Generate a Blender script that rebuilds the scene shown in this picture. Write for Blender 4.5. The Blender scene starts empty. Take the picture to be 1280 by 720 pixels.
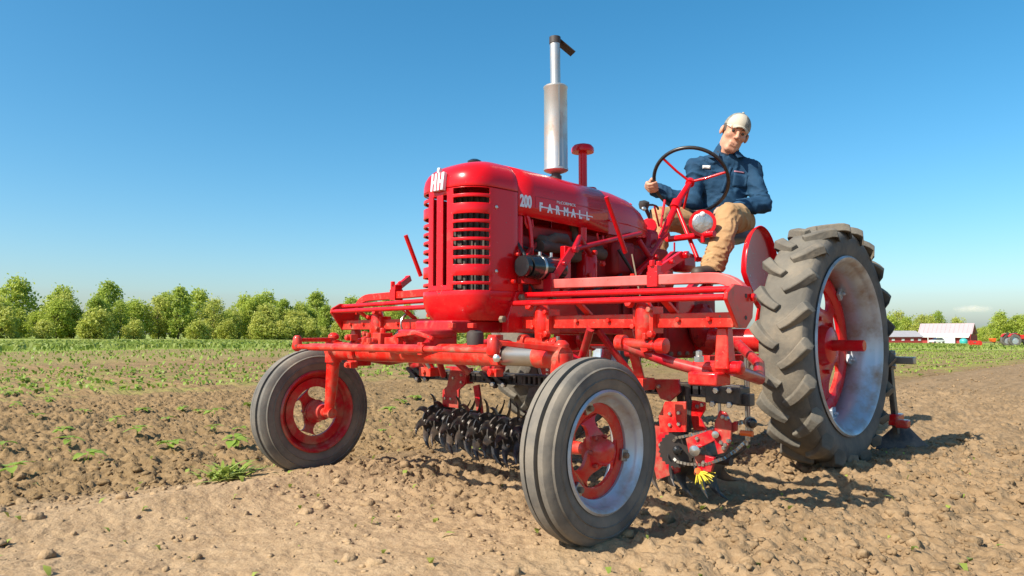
import bpy, bmesh, math, random
import numpy as np
from mathutils import Vector, Matrix

# ------------------------------------------------------------------ camera, sky, sun, exposure
sc = bpy.context.scene
col = sc.collection
R = math.radians
# the place is laid out in metres round the tractor: x = its forward direction, y = its left, z = up,
# origin on the soil under the middle of its front axle
YAW = math.atan2(-.70, -.714)
PITCH = math.atan(56 / 918.)
cam_d = bpy.data.cameras.new('camera')
cam = bpy.data.objects.new('camera', cam_d); col.objects.link(cam)
cam.location = (2.055, 2.56, .735)
cam.rotation_euler = (math.pi / 2 + PITCH, 0, YAW - math.pi / 2)
cam_d.sensor_width = 36; cam_d.lens = 36 * 918 / 1280.
cam_d.clip_start = .05; cam_d.clip_end = 6000
sc.camera = cam

SUN = Vector((1, -.2, 0)).normalized()
SUN_EL = R(43)
wd = bpy.data.worlds.new('World'); sc.world = wd; wd.use_nodes = True
wn = wd.node_tree.nodes; wl = wd.node_tree.links
for n in list(wn): wn.remove(n)
sky = wn.new('ShaderNodeTexSky'); sky.sky_type = 'NISHITA'; sky.sun_disc = False
sky.sun_elevation = SUN_EL; sky.sun_rotation = math.atan2(SUN.x, SUN.y)
sky.altitude = 100; sky.air_density = 1.0; sky.dust_density = 1.4; sky.ozone_density = 4.5
hsv = wn.new('ShaderNodeHueSaturation'); hsv.inputs['Saturation'].default_value = 1.28
hsv.inputs['Hue'].default_value = .484
bg = wn.new('ShaderNodeBackground'); bg.inputs['Strength'].default_value = .116
wo = wn.new('ShaderNodeOutputWorld')
wl.new(sky.outputs[0], hsv.inputs['Color']); wl.new(hsv.outputs[0], bg.inputs['Color']); wl.new(bg.outputs[0], wo.inputs['Surface'])

sun_d = bpy.data.lights.new('sun', 'SUN'); sun_d.energy = 5.0; sun_d.angle = R(.53); sun_d.color = (1, .93, .80)
sun = bpy.data.objects.new('sun', sun_d); col.objects.link(sun)
to_sun = Vector((SUN.x * math.cos(SUN_EL), SUN.y * math.cos(SUN_EL), math.sin(SUN_EL)))
sun.rotation_euler = to_sun.to_track_quat('Z', 'Y').to_euler(); sun.location = to_sun * 60
vs = sc.view_settings
vs.view_transform = 'Standard'; vs.look = 'None'; vs.exposure = .64; vs.gamma = 1; vs.use_curve_mapping = False
sc.cycles.max_bounces = 8; sc.cycles.volume_bounces = 3; sc.cycles.transparent_max_bounces = 8

# ------------------------------------------------------------------ helpers
rng = np.random.default_rng(7); random.seed(7)

def V(*a): return Vector(a)

class B:
    """collects shapes into one mesh (world coordinates)"""
    def __init__(s): s.v = []; s.f = []
    def add(s, vs_, fs_):
        k = len(s.v); s.v += [tuple(p) for p in vs_]; s.f += [tuple(i + k for i in f) for f in fs_]; return s
    def box(s, c, d, rot=None):
        c = Vector(c); M = rot if rot is not None else Matrix.Identity(3)
        p = [c + M @ Vector((x * d[0] / 2, y * d[1] / 2, z * d[2] / 2)) for x in (-1, 1) for y in (-1, 1) for z in (-1, 1)]
        return s.add(p, [(0, 1, 3, 2), (4, 6, 7, 5), (0, 4, 5, 1), (2, 3, 7, 6), (0, 2, 6, 4), (1, 5, 7, 3)])
    def bar(s, p0, p1, w, h, up=(0, 0, 1), w1=None, h1=None):
        p0 = Vector(p0); p1 = Vector(p1); a = (p1 - p0).normalized(); u = Vector(up)
        if abs(a.dot(u)) > .98: u = Vector((1, 0, 0))
        b = a.cross(u).normalized(); u = b.cross(a)
        q = []
        for p, W, Hh in ((p0, w, h), (p1, w1 or w, h1 or h)):
            q += [p + b * x * W / 2 + u * y * Hh / 2 for x, y in ((-1, -1), (1, -1), (1, 1), (-1, 1))]
        return s.add(q, [(3, 2, 1, 0), (4, 5, 6, 7)] + [(i, (i + 1) % 4, (i + 1) % 4 + 4, i + 4) for i in range(4)])
    def sweep(s, pts, sec, up=(0, 0, 1), close=False):
        """sweep a closed 2D section [(b,u)...] along pts; sec may be a list of sections"""
        pts = [Vector(p) for p in pts]; n = len(pts); rings = []
        prev = None
        for i, p in enumerate(pts):
            a = (pts[min(i + 1, n - 1)] - pts[max(i - 1, 0)]).normalized()
            u = Vector(up) if prev is None else prev
            if abs(a.dot(u)) > .999: u = Vector((1, 0, .01))
            b = a.cross(u).normalized(); u = b.cross(a); prev = u
            ss = sec[i] if isinstance(sec[0], list) else sec
            rings.append([p + b * x + u * y for x, y in ss])
        return s.loft(rings)
    def loft(s, rings, caps=True, closed=False):
        n = len(rings[0]); vs_ = [p for r in rings for p in r]; fs_ = []
        m = len(rings)
        for i in range(m if closed else m - 1):
            for j in range(n):
                a, b = i * n + j, i * n + (j + 1) % n; c, d_ = ((i + 1) % m) * n + (j + 1) % n, ((i + 1) % m) * n + j
                fs_.append((a, b, c, d_))
        if caps and not closed: fs_ += [tuple(range(n))[::-1], tuple(range((m - 1) * n, m * n))]
        return s.add(vs_, fs_)
    def tube(s, pts, r, n=12):
        rr = r if isinstance(r, (list, tuple)) else [r] * len(pts)
        sec = [[(q * math.cos(2 * math.pi * k / n), q * math.sin(2 * math.pi * k / n)) for k in range(n)] for q in rr]
        return s.sweep(pts, sec)
    def lathe(s, prof, o, ax, n=32, closed=False):
        """prof = [(radius, height along ax)]"""
        o = Vector(o); ax = Vector(ax).normalized(); u = Vector((0, 0, 1)) if abs(ax.z) < .9 else Vector((1, 0, 0))
        b = ax.cross(u).normalized(); u = b.cross(ax)
        rings = [[o + ax * h + (b * math.cos(2 * math.pi * k / n) + u * math.sin(2 * math.pi * k / n)) * r for k in range(n)] for r, h in prof]
        return s.loft(rings, caps=not closed, closed=closed)
    def bolt(s, p, ax, r=.012, h=.012):
        return s.lathe([(r, -.004), (r, h), (r * .8, h + .002)], p, ax, 6)
    def prism(s, poly, o, eu, ev, t):
        """2D polygon extruded by t along eu x ev, from o"""
        o = Vector(o); eu = Vector(eu).normalized(); ev = Vector(ev).normalized(); w = eu.cross(ev).normalized()
        n = len(poly)
        vs_ = [o + eu * x + ev * y - w * t / 2 for x, y in poly] + [o + eu * x + ev * y + w * t / 2 for x, y in poly]
        return s.add(vs_, [tuple(range(n))[::-1], tuple(range(n, 2 * n))] + [(i, (i + 1) % n, (i + 1) % n + n, i + n) for i in range(n)])
    def build(s, name, mat, parent=None, bevel=0, smooth=38, base=None):
        return mesh_obj(name, s.v, s.f, mat, parent, bevel, smooth, base)

def root_of(o):
    while o.parent: o = o.parent
    return o

def mesh_obj(name, v, f, mat, parent=None, bevel=0, smooth=38, base=None):
    v = np.asarray(v, dtype=float).reshape(-1, 3)
    off = np.array(root_of(parent).location) if parent else np.array(base if base is not None else (0, 0, 0))
    me = bpy.data.meshes.new(name)
    me.from_pydata((v - off).tolist(), [], [tuple(map(int, q)) for q in f])
    bm = bmesh.new(); bm.from_mesh(me); bmesh.ops.recalc_face_normals(bm, faces=bm.faces); bm.to_mesh(me); bm.free()
    finish(me, mat, smooth)
    o = bpy.data.objects.new(name, me); col.objects.link(o)
    if parent: o.parent = parent
    else: o.location = off
    if bevel:
        m = o.modifiers.new('bevel', 'BEVEL'); m.width = bevel; m.segments = 2; m.limit_method = 'ANGLE'; m.angle_limit = R(40)
    return o

def finish(me, mat, smooth):
    if mat is not None: me.materials.append(mat)
    if smooth:
        me.polygons.foreach_set('use_smooth', [True] * len(me.polygons))
        me.set_sharp_from_angle(angle=R(smooth))

def np_mesh(name, v, f, mat, parent=None, smooth=True, loc=None):
    """fast mesh from numpy arrays; f is (n,3) or (n,4)"""
    me = bpy.data.meshes.new(name); v = np.ascontiguousarray(v, dtype=np.float32); f = np.ascontiguousarray(f, dtype=np.int32)
    k = f.shape[1]
    me.vertices.add(len(v)); me.vertices.foreach_set('co', v.ravel())
    me.loops.add(f.size); me.loops.foreach_set('vertex_index', f.ravel())
    me.polygons.add(len(f)); me.polygons.foreach_set('loop_start', np.arange(0, f.size, k, dtype=np.int32))
    me.update(calc_edges=True)
    if smooth: me.polygons.foreach_set('use_smooth', np.ones(len(f), dtype=bool))
    if mat is not None: me.materials.append(mat)
    me.validate()
    o = bpy.data.objects.new(name, me); col.objects.link(o)
    if parent: o.parent = parent
    if loc is not None: o.location = loc
    return o

def tag(o, label, cat, group=None):
    o['label'] = label; o['category'] = cat
    if group: o['group'] = group
    return o

def thing(name, loc, label, cat, group=None):
    o = bpy.data.objects.new(name, None); col.objects.link(o); o.location = loc; o.empty_display_size = .1
    return tag(o, label, cat, group)

def copy_tree(o, parent=None):
    c = o.copy(); col.objects.link(c); c.parent = parent
    for ch in list(o.children): copy_tree(ch, c)
    return c

# value-gradient noise for terrain and shapes
_P = np.random.default_rng(3).permutation(512); _P = np.concatenate([_P, _P, _P])
_G = np.random.default_rng(4).normal(size=(512, 3)); _G /= np.linalg.norm(_G, axis=1)[:, None]
def noise3(x, y, z):
    x, y, z = np.broadcast_arrays(np.asarray(x, float), np.asarray(y, float), np.asarray(z, float))
    xi, yi, zi = np.floor(x).astype(int), np.floor(y).astype(int), np.floor(z).astype(int)
    xf, yf, zf = x - xi, y - yi, z - zi
    fu = lambda t: t * t * t * (t * (t * 6 - 15) + 10)
    u, v, w = fu(xf), fu(yf), fu(zf)
    out = 0
    for dx in (0, 1):
        for dy in (0, 1):
            for dz in (0, 1):
                g = _G[_P[_P[_P[(xi + dx) & 511] + ((yi + dy) & 511)] + ((zi + dz) & 511)]]
                wgt = (u if dx else 1 - u) * (v if dy else 1 - v) * (w if dz else 1 - w)
                out = out + wgt * (g[..., 0] * (xf - dx) + g[..., 1] * (yf - dy) + g[..., 2] * (zf - dz))
    return out
def noise2(x, y, s=0.): return noise3(x, y, np.full(np.shape(x), s + .37))

# ------------------------------------------------------------------ materials
def mat(name, c, rough=.5, metal=0., c2=None, scale=8., amount=.5, bump=0., bscale=60., coat=0., dust=None, dscale=5., dlo=.5, dhi=.75, spec=None, detail=5, chips=None, low=None):
    m = bpy.data.materials.new(name); m.use_nodes = True
    n = m.node_tree.nodes; l = m.node_tree.links; bs = n['Principled BSDF']
    bs.inputs['Roughness'].default_value = rough; bs.inputs['Metallic'].default_value = metal
    if spec is not None: bs.inputs['Specular IOR Level'].default_value = spec
    if coat: bs.inputs['Coat Weight'].default_value = coat; bs.inputs['Coat Roughness'].default_value = .07
    tc = n.new('ShaderNodeTexCoord'); nz = n.new('ShaderNodeTexNoise'); nz.inputs['Scale'].default_value = scale; nz.inputs['Detail'].default_value = detail
    l.new(tc.outputs['Object'], nz.inputs['Vector'])
    rp = n.new('ShaderNodeMapRange'); rp.inputs['From Min'].default_value = .3; rp.inputs['From Max'].default_value = .7
    l.new(nz.outputs['Fac'], rp.inputs['Value'])
    mx = n.new('ShaderNodeMix'); mx.data_type = 'RGBA'
    c2 = c2 or tuple(q * .72 for q in c)
    mx.inputs['A'].default_value = (*c, 1); mx.inputs['B'].default_value = (*c2, 1)
    ml = n.new('ShaderNodeMath'); ml.operation = 'MULTIPLY'; ml.inputs[1].default_value = amount
    l.new(rp.outputs[0], ml.inputs[0]); l.new(ml.outputs[0], mx.inputs['Factor'])
    out = mx.outputs['Result']
    if dust:
        dn = n.new('ShaderNodeTexNoise'); dn.inputs['Scale'].default_value = dscale; dn.inputs['Detail'].default_value = 7; dn.inputs['Roughness'].default_value = .65
        l.new(tc.outputs['Object'], dn.inputs['Vector'])
        dr = n.new('ShaderNodeMapRange'); dr.inputs['From Min'].default_value = dlo; dr.inputs['From Max'].default_value = dhi
        l.new(dn.outputs['Fac'], dr.inputs['Value'])
        dm = n.new('ShaderNodeMix'); dm.data_type = 'RGBA'; dm.inputs['B'].default_value = (*dust, 1)
        l.new(dr.outputs[0], dm.inputs['Factor']); l.new(out, dm.inputs['A']); out = dm.outputs['Result']
        rr = n.new('ShaderNodeMapRange'); rr.inputs['To Min'].default_value = rough; rr.inputs['To Max'].default_value = min(1, rough + .45)
        l.new(dr.outputs[0], rr.inputs['Value']); l.new(rr.outputs[0], bs.inputs['Roughness'])
    if chips:                                              # small flakes of lost paint
        cn = n.new('ShaderNodeTexNoise'); cn.inputs['Scale'].default_value = 70; cn.inputs['Detail'].default_value = 4; l.new(tc.outputs['Object'], cn.inputs['Vector'])
        cr = n.new('ShaderNodeMapRange'); cr.inputs['From Min'].default_value = chips; cr.inputs['From Max'].default_value = chips + .03; l.new(cn.outputs['Fac'], cr.inputs['Value'])
        cx = n.new('ShaderNodeMix'); cx.data_type = 'RGBA'; cx.inputs['B'].default_value = (.16, .085, .06, 1); l.new(cr.outputs[0], cx.inputs['Factor']); l.new(out, cx.inputs['A']); out = cx.outputs['Result']
    if low:                                                # field dust caked on the parts near the soil
        ge = n.new('ShaderNodeNewGeometry'); sp = n.new('ShaderNodeSeparateXYZ'); l.new(ge.outputs['Position'], sp.inputs[0])
        ln = n.new('ShaderNodeTexNoise'); ln.inputs['Scale'].default_value = 13; ln.inputs['Detail'].default_value = 6; ln.inputs['Roughness'].default_value = .65; l.new(tc.outputs['Object'], ln.inputs['Vector'])
        hz_ = n.new('ShaderNodeMapRange'); hz_.inputs['From Min'].default_value = .95; hz_.inputs['From Max'].default_value = .15; l.new(sp.outputs['Z'], hz_.inputs['Value'])
        lr = n.new('ShaderNodeMapRange'); lr.inputs['From Min'].default_value = .42; lr.inputs['From Max'].default_value = .72; l.new(ln.outputs['Fac'], lr.inputs['Value'])
        mm = n.new('ShaderNodeMath'); mm.operation = 'MULTIPLY'; l.new(hz_.outputs[0], mm.inputs[0]); l.new(lr.outputs[0], mm.inputs[1])
        m2 = n.new('ShaderNodeMath'); m2.operation = 'MULTIPLY'; m2.inputs[1].default_value = low; m2.use_clamp = True; l.new(mm.outputs[0], m2.inputs[0])
        lx = n.new('ShaderNodeMix'); lx.data_type = 'RGBA'; lx.inputs['B'].default_value = (.33, .225, .14, 1); l.new(m2.outputs[0], lx.inputs['Factor']); l.new(out, lx.inputs['A']); out = lx.outputs['Result']
    l.new(out, bs.inputs['Base Color'])
    if bump:
        bn = n.new('ShaderNodeTexNoise'); bn.inputs['Scale'].default_value = bscale; bn.inputs['Detail'].default_value = 6
        l.new(tc.outputs['Object'], bn.inputs['Vector'])
        bp = n.new('ShaderNodeBump'); bp.inputs['Strength'].default_value = 1; bp.inputs['Distance'].default_value = bump
        l.new(bn.outputs['Fac'], bp.inputs['Height']); l.new(bp.outputs[0], bs.inputs['Normal'])
    return m

SOILD = (.34, .25, .165)
M = {}
M['red'] = mat('red_paint', (.66, .005, .008), .26, c2=(.50, .004, .012), scale=3, spec=.25, coat=.28, dust=(.34, .12, .08), dscale=11, dlo=.62, dhi=.95, chips=.70, low=.6)
M['red_worn'] = mat('red_paint_worn', (.68, .014, .007), .32, c2=(.46, .008, .010), scale=6, spec=.25, coat=.22, dust=(.26, .15, .10), dscale=16, dlo=.55, dhi=.76, chips=.655, low=.9)
M['red_dirty'] = mat('red_paint_oily', (.42, .010, .011), .45, c2=(.22, .012, .012), scale=9, amount=.9, spec=.3, dust=(.10, .06, .045), dscale=7, dlo=.5, dhi=.8)
M['red_dark'] = mat('implement_red', (.46, .006, .016), 0.35, spec=.25, coat=.22, c2=(.38, .005, .014), scale=6, dust=(.28, .19, .13), dscale=12, dlo=.58, dhi=.9, chips=.68, low=.8)
M['orange'] = mat('orange_paint', (.75, .13, .02), .4)
M['black'] = mat('black_steel', (.022, .022, .025), .42, c2=(.05, .048, .045), scale=10, dust=(.16, .12, .09), dscale=14, dlo=.55, dhi=.9, low=.5)
M['dark'] = mat('dark_iron', (.035, .03, .028), .6, c2=(.07, .05, .04), scale=14, amount=.8)
M['tine'] = mat('worn_tine_steel', (.03, .03, .034), .38, metal=.4, c2=(.12, .115, .11), scale=18, amount=.6, low=.5)
M['chrome'] = mat('bright_zinc', (.62, .6, .56), .28, metal=.9, c2=(.45, .42, .38), scale=20)
M['steel'] = mat('bare_steel', (.40, .37, .33), .35, metal=.8, c2=(.28, .24, .2), scale=12)
M['manifold'] = mat('manifold_iron', (.075, .05, .038), .8, c2=(.13, .085, .06), scale=16, amount=.9, bump=.003, bscale=70)
M['glare_red'] = mat('red_paint_sun_glare', (.70, .17, .15), .45, c2=(.62, .06, .05), scale=7, amount=.9, spec=.3, chips=.66)  # chipped red paint, paled to pink to put sun glare into its colour
M['rust'] = mat('rusty_bolt', (.19, .13, .08), .75, c2=(.28, .22, .15), scale=30)
M['muffler'] = mat('muffler_aluminised', (.56, .55, .53), .40, metal=.7, c2=(.40, .37, .34), scale=5, dust=(.36, .24, .17), dscale=7, dlo=.52, dhi=.85)
M['rim'] = mat('silver_rim', (.48, .55, .62), .36, metal=.4, c2=(.40, .44, .48), scale=5, dust=SOILD, dscale=6, dlo=.46, dhi=.72)
M['rubber'] = mat('tyre_rubber', (.075, .074, .070), .82, c2=(.12, .112, .10), scale=4, amount=.8, dust=(.22, .185, .145), dscale=7, dlo=.42, dhi=.8, bump=.002, bscale=40)
M['tread'] = mat('dusty_tread', (.17, .15, .118), .9, c2=(.075, .068, .058), scale=7, amount=.8, dust=(.26, .21, .15), dscale=6, dlo=.48, dhi=.8, bump=.003, bscale=50)
M['frub'] = mat('front_tyre_rubber', (.085, .078, .07), .8, c2=(.17, .152, .125), scale=9, amount=.9, dust=(.27, .225, .17), dscale=5, dlo=.45, dhi=.8, bump=.001, bscale=60)
M['gen'] = mat('black_enamel', (.010, .012, .014), .22, c2=(.03, .03, .03), scale=12, coat=.3)
M['letter'] = mat('pale_lettering', (.74, .82, .86), .5, amount=.3)
M['emblem'] = mat('emblem_silver', (.70, .71, .71), .35, metal=.3)
M['radiator'] = mat('radiator_core', (.035, .03, .028), .7, c2=(.10, .085, .065), scale=45, amount=.9)
M['lens'] = mat('lamp_reflector', (.50, .48, .46), .22, metal=.7, c2=(.24, .23, .22), scale=40, bump=.004, bscale=50)
M['wheelrim'] = mat('steering_rim', (.018, .016, .015), .35, c2=(.05, .04, .035), scale=20)
M['seat'] = mat('seat_vinyl', (.09, .17, .26), .45)
M['brush'] = mat('yellow_bristle', (.70, .55, .04), .55, c2=(.55, .40, .03), scale=20)
M['hose'] = mat('black_hose', (.02, .02, .02), .5)
M['white'] = mat('white_paint', (.74, .74, .72), .5)
# ------------------------------------------------------------------ the ground
def sst(a, b, x):
    t = np.clip((np.asarray(x, float) - a) / (b - a), 0, 1); return t * t * (3 - 2 * t)
def worley(x, y, c, seed):
    xi, yi = np.floor(x / c).astype(int), np.floor(y / c).astype(int); best = np.full(np.shape(x), -1.)
    for dx in (-1, 0, 1):
        for dy in (-1, 0, 1):
            a, b_ = xi + dx, yi + dy; h = _P[(_P[(a + seed) & 511] + b_) & 511]; h2 = _P[(h + 131) & 511]; h3 = _P[(h2 + 57) & 511]
            px_ = (a + h / 512.) * c; py_ = (b_ + h2 / 512.) * c; r = c * (.30 + .55 * h3 / 512.)
            d2 = (x - px_) ** 2 + (y - py_) ** 2; best = np.maximum(best, np.sqrt(np.maximum(r * r - d2, 0)) / c)
    return np.maximum(best, 0)                                  # packed rounded clods, 0 .. about 0.8
def gh(x, y):
    x = np.asarray(x, float); y = np.asarray(y, float)
    s = -x - 14; z = -.0105 * np.where(s > 0, np.sqrt(s * s + 16) - 4, 0)
    z = np.maximum(z, -6.)
    dist = np.hypot(x, y)
    near = 1 - sst(9, 30, dist)
    wob = .05 * noise2(x * 1.1, y * 1.1, 2) + .03 * noise2(x * 3.1, y * 2.7, 9)
    field = 1 - sst(-1.32, -1.06, y + wob)                      # the hoed crop strip, a little lower
    tilled = np.clip(sst(.5, -.6, x + wob * 4) * sst(-1.0, -.7, y) + .55 * sst(.9, 1.7, y) * sst(1.6, .2, x) + .15, 0, 1)
    z = z - .075 * field * near
    z = z + near * .055 * np.exp(-((y + .66 + wob) / .16) ** 2) * sst(-.7, -.2, x)     # soil thrown up beside the far wheel
    z = z + near * .045 * np.exp(-((y + 1.22) / .10) ** 2) * (.6 + noise2(x * 5, y * 5, 4))
    z = z + near * .03 * np.exp(-((y - 1.3) / .2) ** 2) * sst(.2, -.6, x)
    z = z - near * .03 * np.exp(-((y - .93) / .10) ** 2) * sst(-.05, -.4, x)           # wheel tracks
    z = z - near * .03 * np.exp(-((y + .93) / .10) ** 2) * sst(-.05, -.4, x)
    for wx_, wy_, hh in ((0, .94, .03), (0, -.94, .022), (-2.11, .95, .04), (-2.11, -.95, .04)): z = z + hh * np.exp(-((x - wx_) / .26) ** 2 - ((y - wy_) / .17) ** 2)
    rough = np.clip(.08 + .70 * tilled + .85 * field, 0, 1.1) * near
    b1 = 1 - 2.2 * np.abs(noise2(x * 5.2, y * 5.2, 11)); b2 = 1 - 2.2 * np.abs(noise2(x * 12, y * 12, 17)); b3 = 1 - 2.2 * np.abs(noise2(x * 27, y * 27, 23))
    n0 = noise2(x * 1.7, y * 1.7, 31)
    z = z + near * .035 * n0 + rough * (.026 * (b1 - .5) + .018 * (b2 - .5) + .008 * (b3 - .5))
    wx, wy = x + .012 * noise2(x * 20, y * 20, 61), y + .012 * noise2(x * 20, y * 20, 67)
    z = z + rough * (.038 * worley(wx, wy, .085, 5) * sst(-.2, .25, noise2(x * 2.3, y * 2.3, 71)) + .034 * worley(wx, wy, .042, 9) + .018 * worley(wx, wy, .022, 3) - .026)
    z = z + near * (.004 + .008 * rough) * noise2(x * 33, y * 33, 41)
    z = z + (1 - near) * .10 * noise2(x * .25, y * .25, 51) * (dist < 400)
    return z

def axis(lo_f, hi_f, step, lo_m, hi_m, stepm, lo, hi, g=1.11):
    a = list(np.arange(lo_f, hi_f, step))
    left = []; p = lo_f
    while p > lo_m: p -= stepm; left.append(p)
    s = stepm
    while p > lo: s *= g; p -= s; left.append(p)
    right = []; p = a[-1]; s = step
    while p < hi_m: p += stepm; right.append(p)
    s = stepm
    while p < hi: s *= g; p += s; right.append(p)
    return np.array(left[::-1] + a + right)
gx = axis(-2.6, 1.9, .0125, -8, 2.6, .03, -3200, 3200)
gy = axis(-1.6, 2.3, .0125, -7, 2.6, .03, -3200, 3200)
GX, GY = np.meshgrid(gx, gy, indexing='ij')
GZ = gh(GX, GY)
nx, ny = len(gx), len(gy)
idx = np.arange(nx * ny).reshape(nx, ny)
quads = np.stack([idx[:-1, :-1], idx[1:, :-1], idx[1:, 1:], idx[:-1, 1:]], -1).reshape(-1, 4)

def ground_mat():
    m = bpy.data.materials.new('field_ground'); m.use_nodes = True
    n = m.node_tree.nodes; l = m.node_tree.links; bs = n['Principled BSDF']; bs.inputs['Roughness'].default_value = .95
    bs.inputs['Specular IOR Level'].default_value = .15
    ge = n.new('ShaderNodeNewGeometry'); sp = n.new('ShaderNodeSeparateXYZ'); l.new(ge.outputs['Position'], sp.inputs[0])
    def nz(s, d=6, vec=None, ro=.55):
        t = n.new('ShaderNodeTexNoise'); t.inputs['Scale'].default_value = s; t.inputs['Detail'].default_value = d; t.inputs['Roughness'].default_value = ro
        l.new(vec or ge.outputs['Position'], t.inputs['Vector']); return t.outputs['Fac']
    def mr(v, a, b, c=0., d=1.):
        t = n.new('ShaderNodeMapRange'); t.interpolation_type = 'SMOOTHSTEP'
        for k, q in zip(('From Min', 'From Max', 'To Min', 'To Max'), (a, b, c, d)): t.inputs[k].default_value = q
        l.new(v, t.inputs['Value']); return t.outputs[0]
    def mt(op, a, b):
        t = n.new('ShaderNodeMath'); t.operation = op
        for i, q in enumerate((a, b)):
            if isinstance(q, (int, float)): t.inputs[i].default_value = q
            else: l.new(q, t.inputs[i])
        return t.outputs[0]
    def mix(f, a, b):
        t = n.new('ShaderNodeMix'); t.data_type = 'RGBA'
        if isinstance(f, (int, float)): t.inputs['Factor'].default_value = f
        else: l.new(f, t.inputs['Factor'])
        for k, q in (('A', a), ('B', b)):
            if isinstance(q, tuple): t.inputs[k].default_value = (*q, 1)
            else: l.new(q, t.inputs[k])
        return t.outputs['Result']
    yw = mt('ADD', sp.outputs['Y'], mt('MULTIPLY', mt('SUBTRACT', nz(1.2), .5), .9))
    soil = mix(mr(nz(7), .3, .72), (.365, .25, .142), (.29, .192, .105))
    soil = mix(mr(nz(60, 3), .45, .8), soil, (.39, .275, .165))
    dark = mix(mr(nz(9), .3, .7), (.25, .163, .08), (.175, .112, .053))
    dark = mix(mr(nz(70, 3), .5, .85), dark, (.33, .23, .128))
    fresh = mix(mr(nz(6), .3, .7), (.285, .19, .105), (.20, .13, .068)); fresh = mix(mr(nz(55, 3), .5, .85), fresh, (.35, .248, .148))
    xw = mt('ADD', sp.outputs['X'], mt('MULTIPLY', mt('SUBTRACT', nz(1.6), .5), 1.2))
    soil = mix(mt('MULTIPLY', mr(xw, .55, -.55), .9), soil, fresh)
    fld = mr(yw, -.95, -1.25)
    c = mix(fld, soil, dark)
    # far soil strip dries paler, then the tall green rye beyond it
    yf = mt('ADD', sp.outputs['Y'], mt('MULTIPLY', mt('SUBTRACT', nz(.25), .5), 3.))
    c = mix(mr(yf, -16., -20.), c, mix(mr(nz(1.6), .35, .7), (.27, .20, .085), (.20, .16, .058)))
    # vertical crop strips seen far off as thin green
    st = n.new('ShaderNodeTexNoise'); st.inputs['Scale'].default_value = 1.7; st.inputs['Detail'].default_value = 5; l.new(ge.outputs['Position'], st.inputs['Vector'])
    g1 = mt('MULTIPLY', mt('MULTIPLY', mr(yf, -7.2, -8.5), mr(yf, -15.5, -14.)), mr(st.outputs['Fac'], .44, .66, 0, .55))
    c = mix(g1, c, (.20, .23, .05))
    farx = mr(sp.outputs['X'], -9., -16.)
    g2 = mt('MULTIPLY', mt('MULTIPLY', mr(yf, -1.3, -2.0), mr(yf, -8.5, -7.)), mt('MULTIPLY', farx, mr(st.outputs['Fac'], .38, .62, 0, .7)))
    c = mix(g2, c, (.26, .27, .055))
    green = mix(mr(nz(.9, 8), .35, .7), (.20, .27, .040), (.27, .31, .065))
    green = mix(mr(nz(.06, 3), .4, .65), green, (.31, .33, .10))
    gm = mr(yf, -30.5, -32.)
    gm2 = mt('MULTIPLY', mr(sp.outputs['X'], -50., -56.), 1.)
    c = mix(mt('MAXIMUM', gm, gm2), c, green)
    l.new(c, bs.inputs['Base Color'])
    bp = n.new('ShaderNodeBump'); bp.inputs['Strength'].default_value = .9; bp.inputs['Distance'].default_value = .012
    l.new(mt('ADD', nz(34, 5, None, .55), mt('MULTIPLY', nz(6, 5, None, .6), 2.2)), bp.inputs['Height']); l.new(bp.outputs[0], bs.inputs['Normal'])
    return m
M['ground'] = ground_mat()
ground = np_mesh('ground', np.stack([GX, GY, GZ], -1).reshape(-1, 3), quads, M['ground'])
ground['kind'] = 'structure'

# loose clods: too many to count
def ico(sub):
    bm = bmesh.new(); bmesh.ops.create_icosphere(bm, subdivisions=sub, radius=1)
    v = np.array([p.co[:] for p in bm.verts]); f = np.array([[q.index for q in fa.verts] for fa in bm.faces]); bm.free(); return v, f
def scatter_clods(n, sub, smin, smax, box, dens, seed, flat=.75):
    g = np.random.default_rng(seed); iv, if_ = ico(sub)
    P = np.stack([g.uniform(box[0], box[1], n * 4), g.uniform(box[2], box[3], n * 4)], -1)
    P = P[g.random(len(P)) < dens(P[:, 0], P[:, 1])][:n]; n = len(P)
    r = smin * (smax / smin) ** (g.random(n) ** 1.9)
    ph = g.uniform(0, 50, (n, 3))
    nn = noise3(iv[None, :, 0] * 1.3 + ph[:, :1], iv[None, :, 1] * 1.3 + ph[:, 1:2], iv[None, :, 2] * 1.3 + ph[:, 2:])
    vv = iv[None] * (1 + .95 * nn + g.uniform(-.16, .16, nn.shape))[..., None] * (r[:, None] * g.uniform(.7, 1.25, (n, 3)))[:, None]
    vv[..., 2] *= flat
    a = g.uniform(0, 6.28, n); ca, sa = np.cos(a)[:, None], np.sin(a)[:, None]
    x = vv[..., 0] * ca - vv[..., 1] * sa; y = vv[..., 0] * sa + vv[..., 1] * ca
    z = vv[..., 2] + (gh(P[:, 0], P[:, 1]) - r * .05)[:, None]
    pv = np.stack([x + P[:, :1], y + P[:, 1:2], z], -1).reshape(-1, 3)
    pf = (if_[None] + (np.arange(n) * len(iv))[:, None, None]).reshape(-1, 3)
    return pv, pf
def dens(x, y):
    fld = (1 - sst(-1.3, -1.0, y)); edge = np.exp(-((y + 1.2) / .14) ** 2)
    till = sst(.7, -.5, x) * sst(-1., -.6, y) + .7 * sst(.9, 1.6, y) * sst(1.3, .1, x)
    clump = sst(-.15, .25, noise2(x * 1.6, y * 1.6, 77))
    return np.clip(.10 + .55 * fld * (.4 + .6 * clump) + .8 * edge + .75 * till * (.35 + .65 * clump), 0, 1)
parts_v = []; parts_f = []; k = 0
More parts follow.
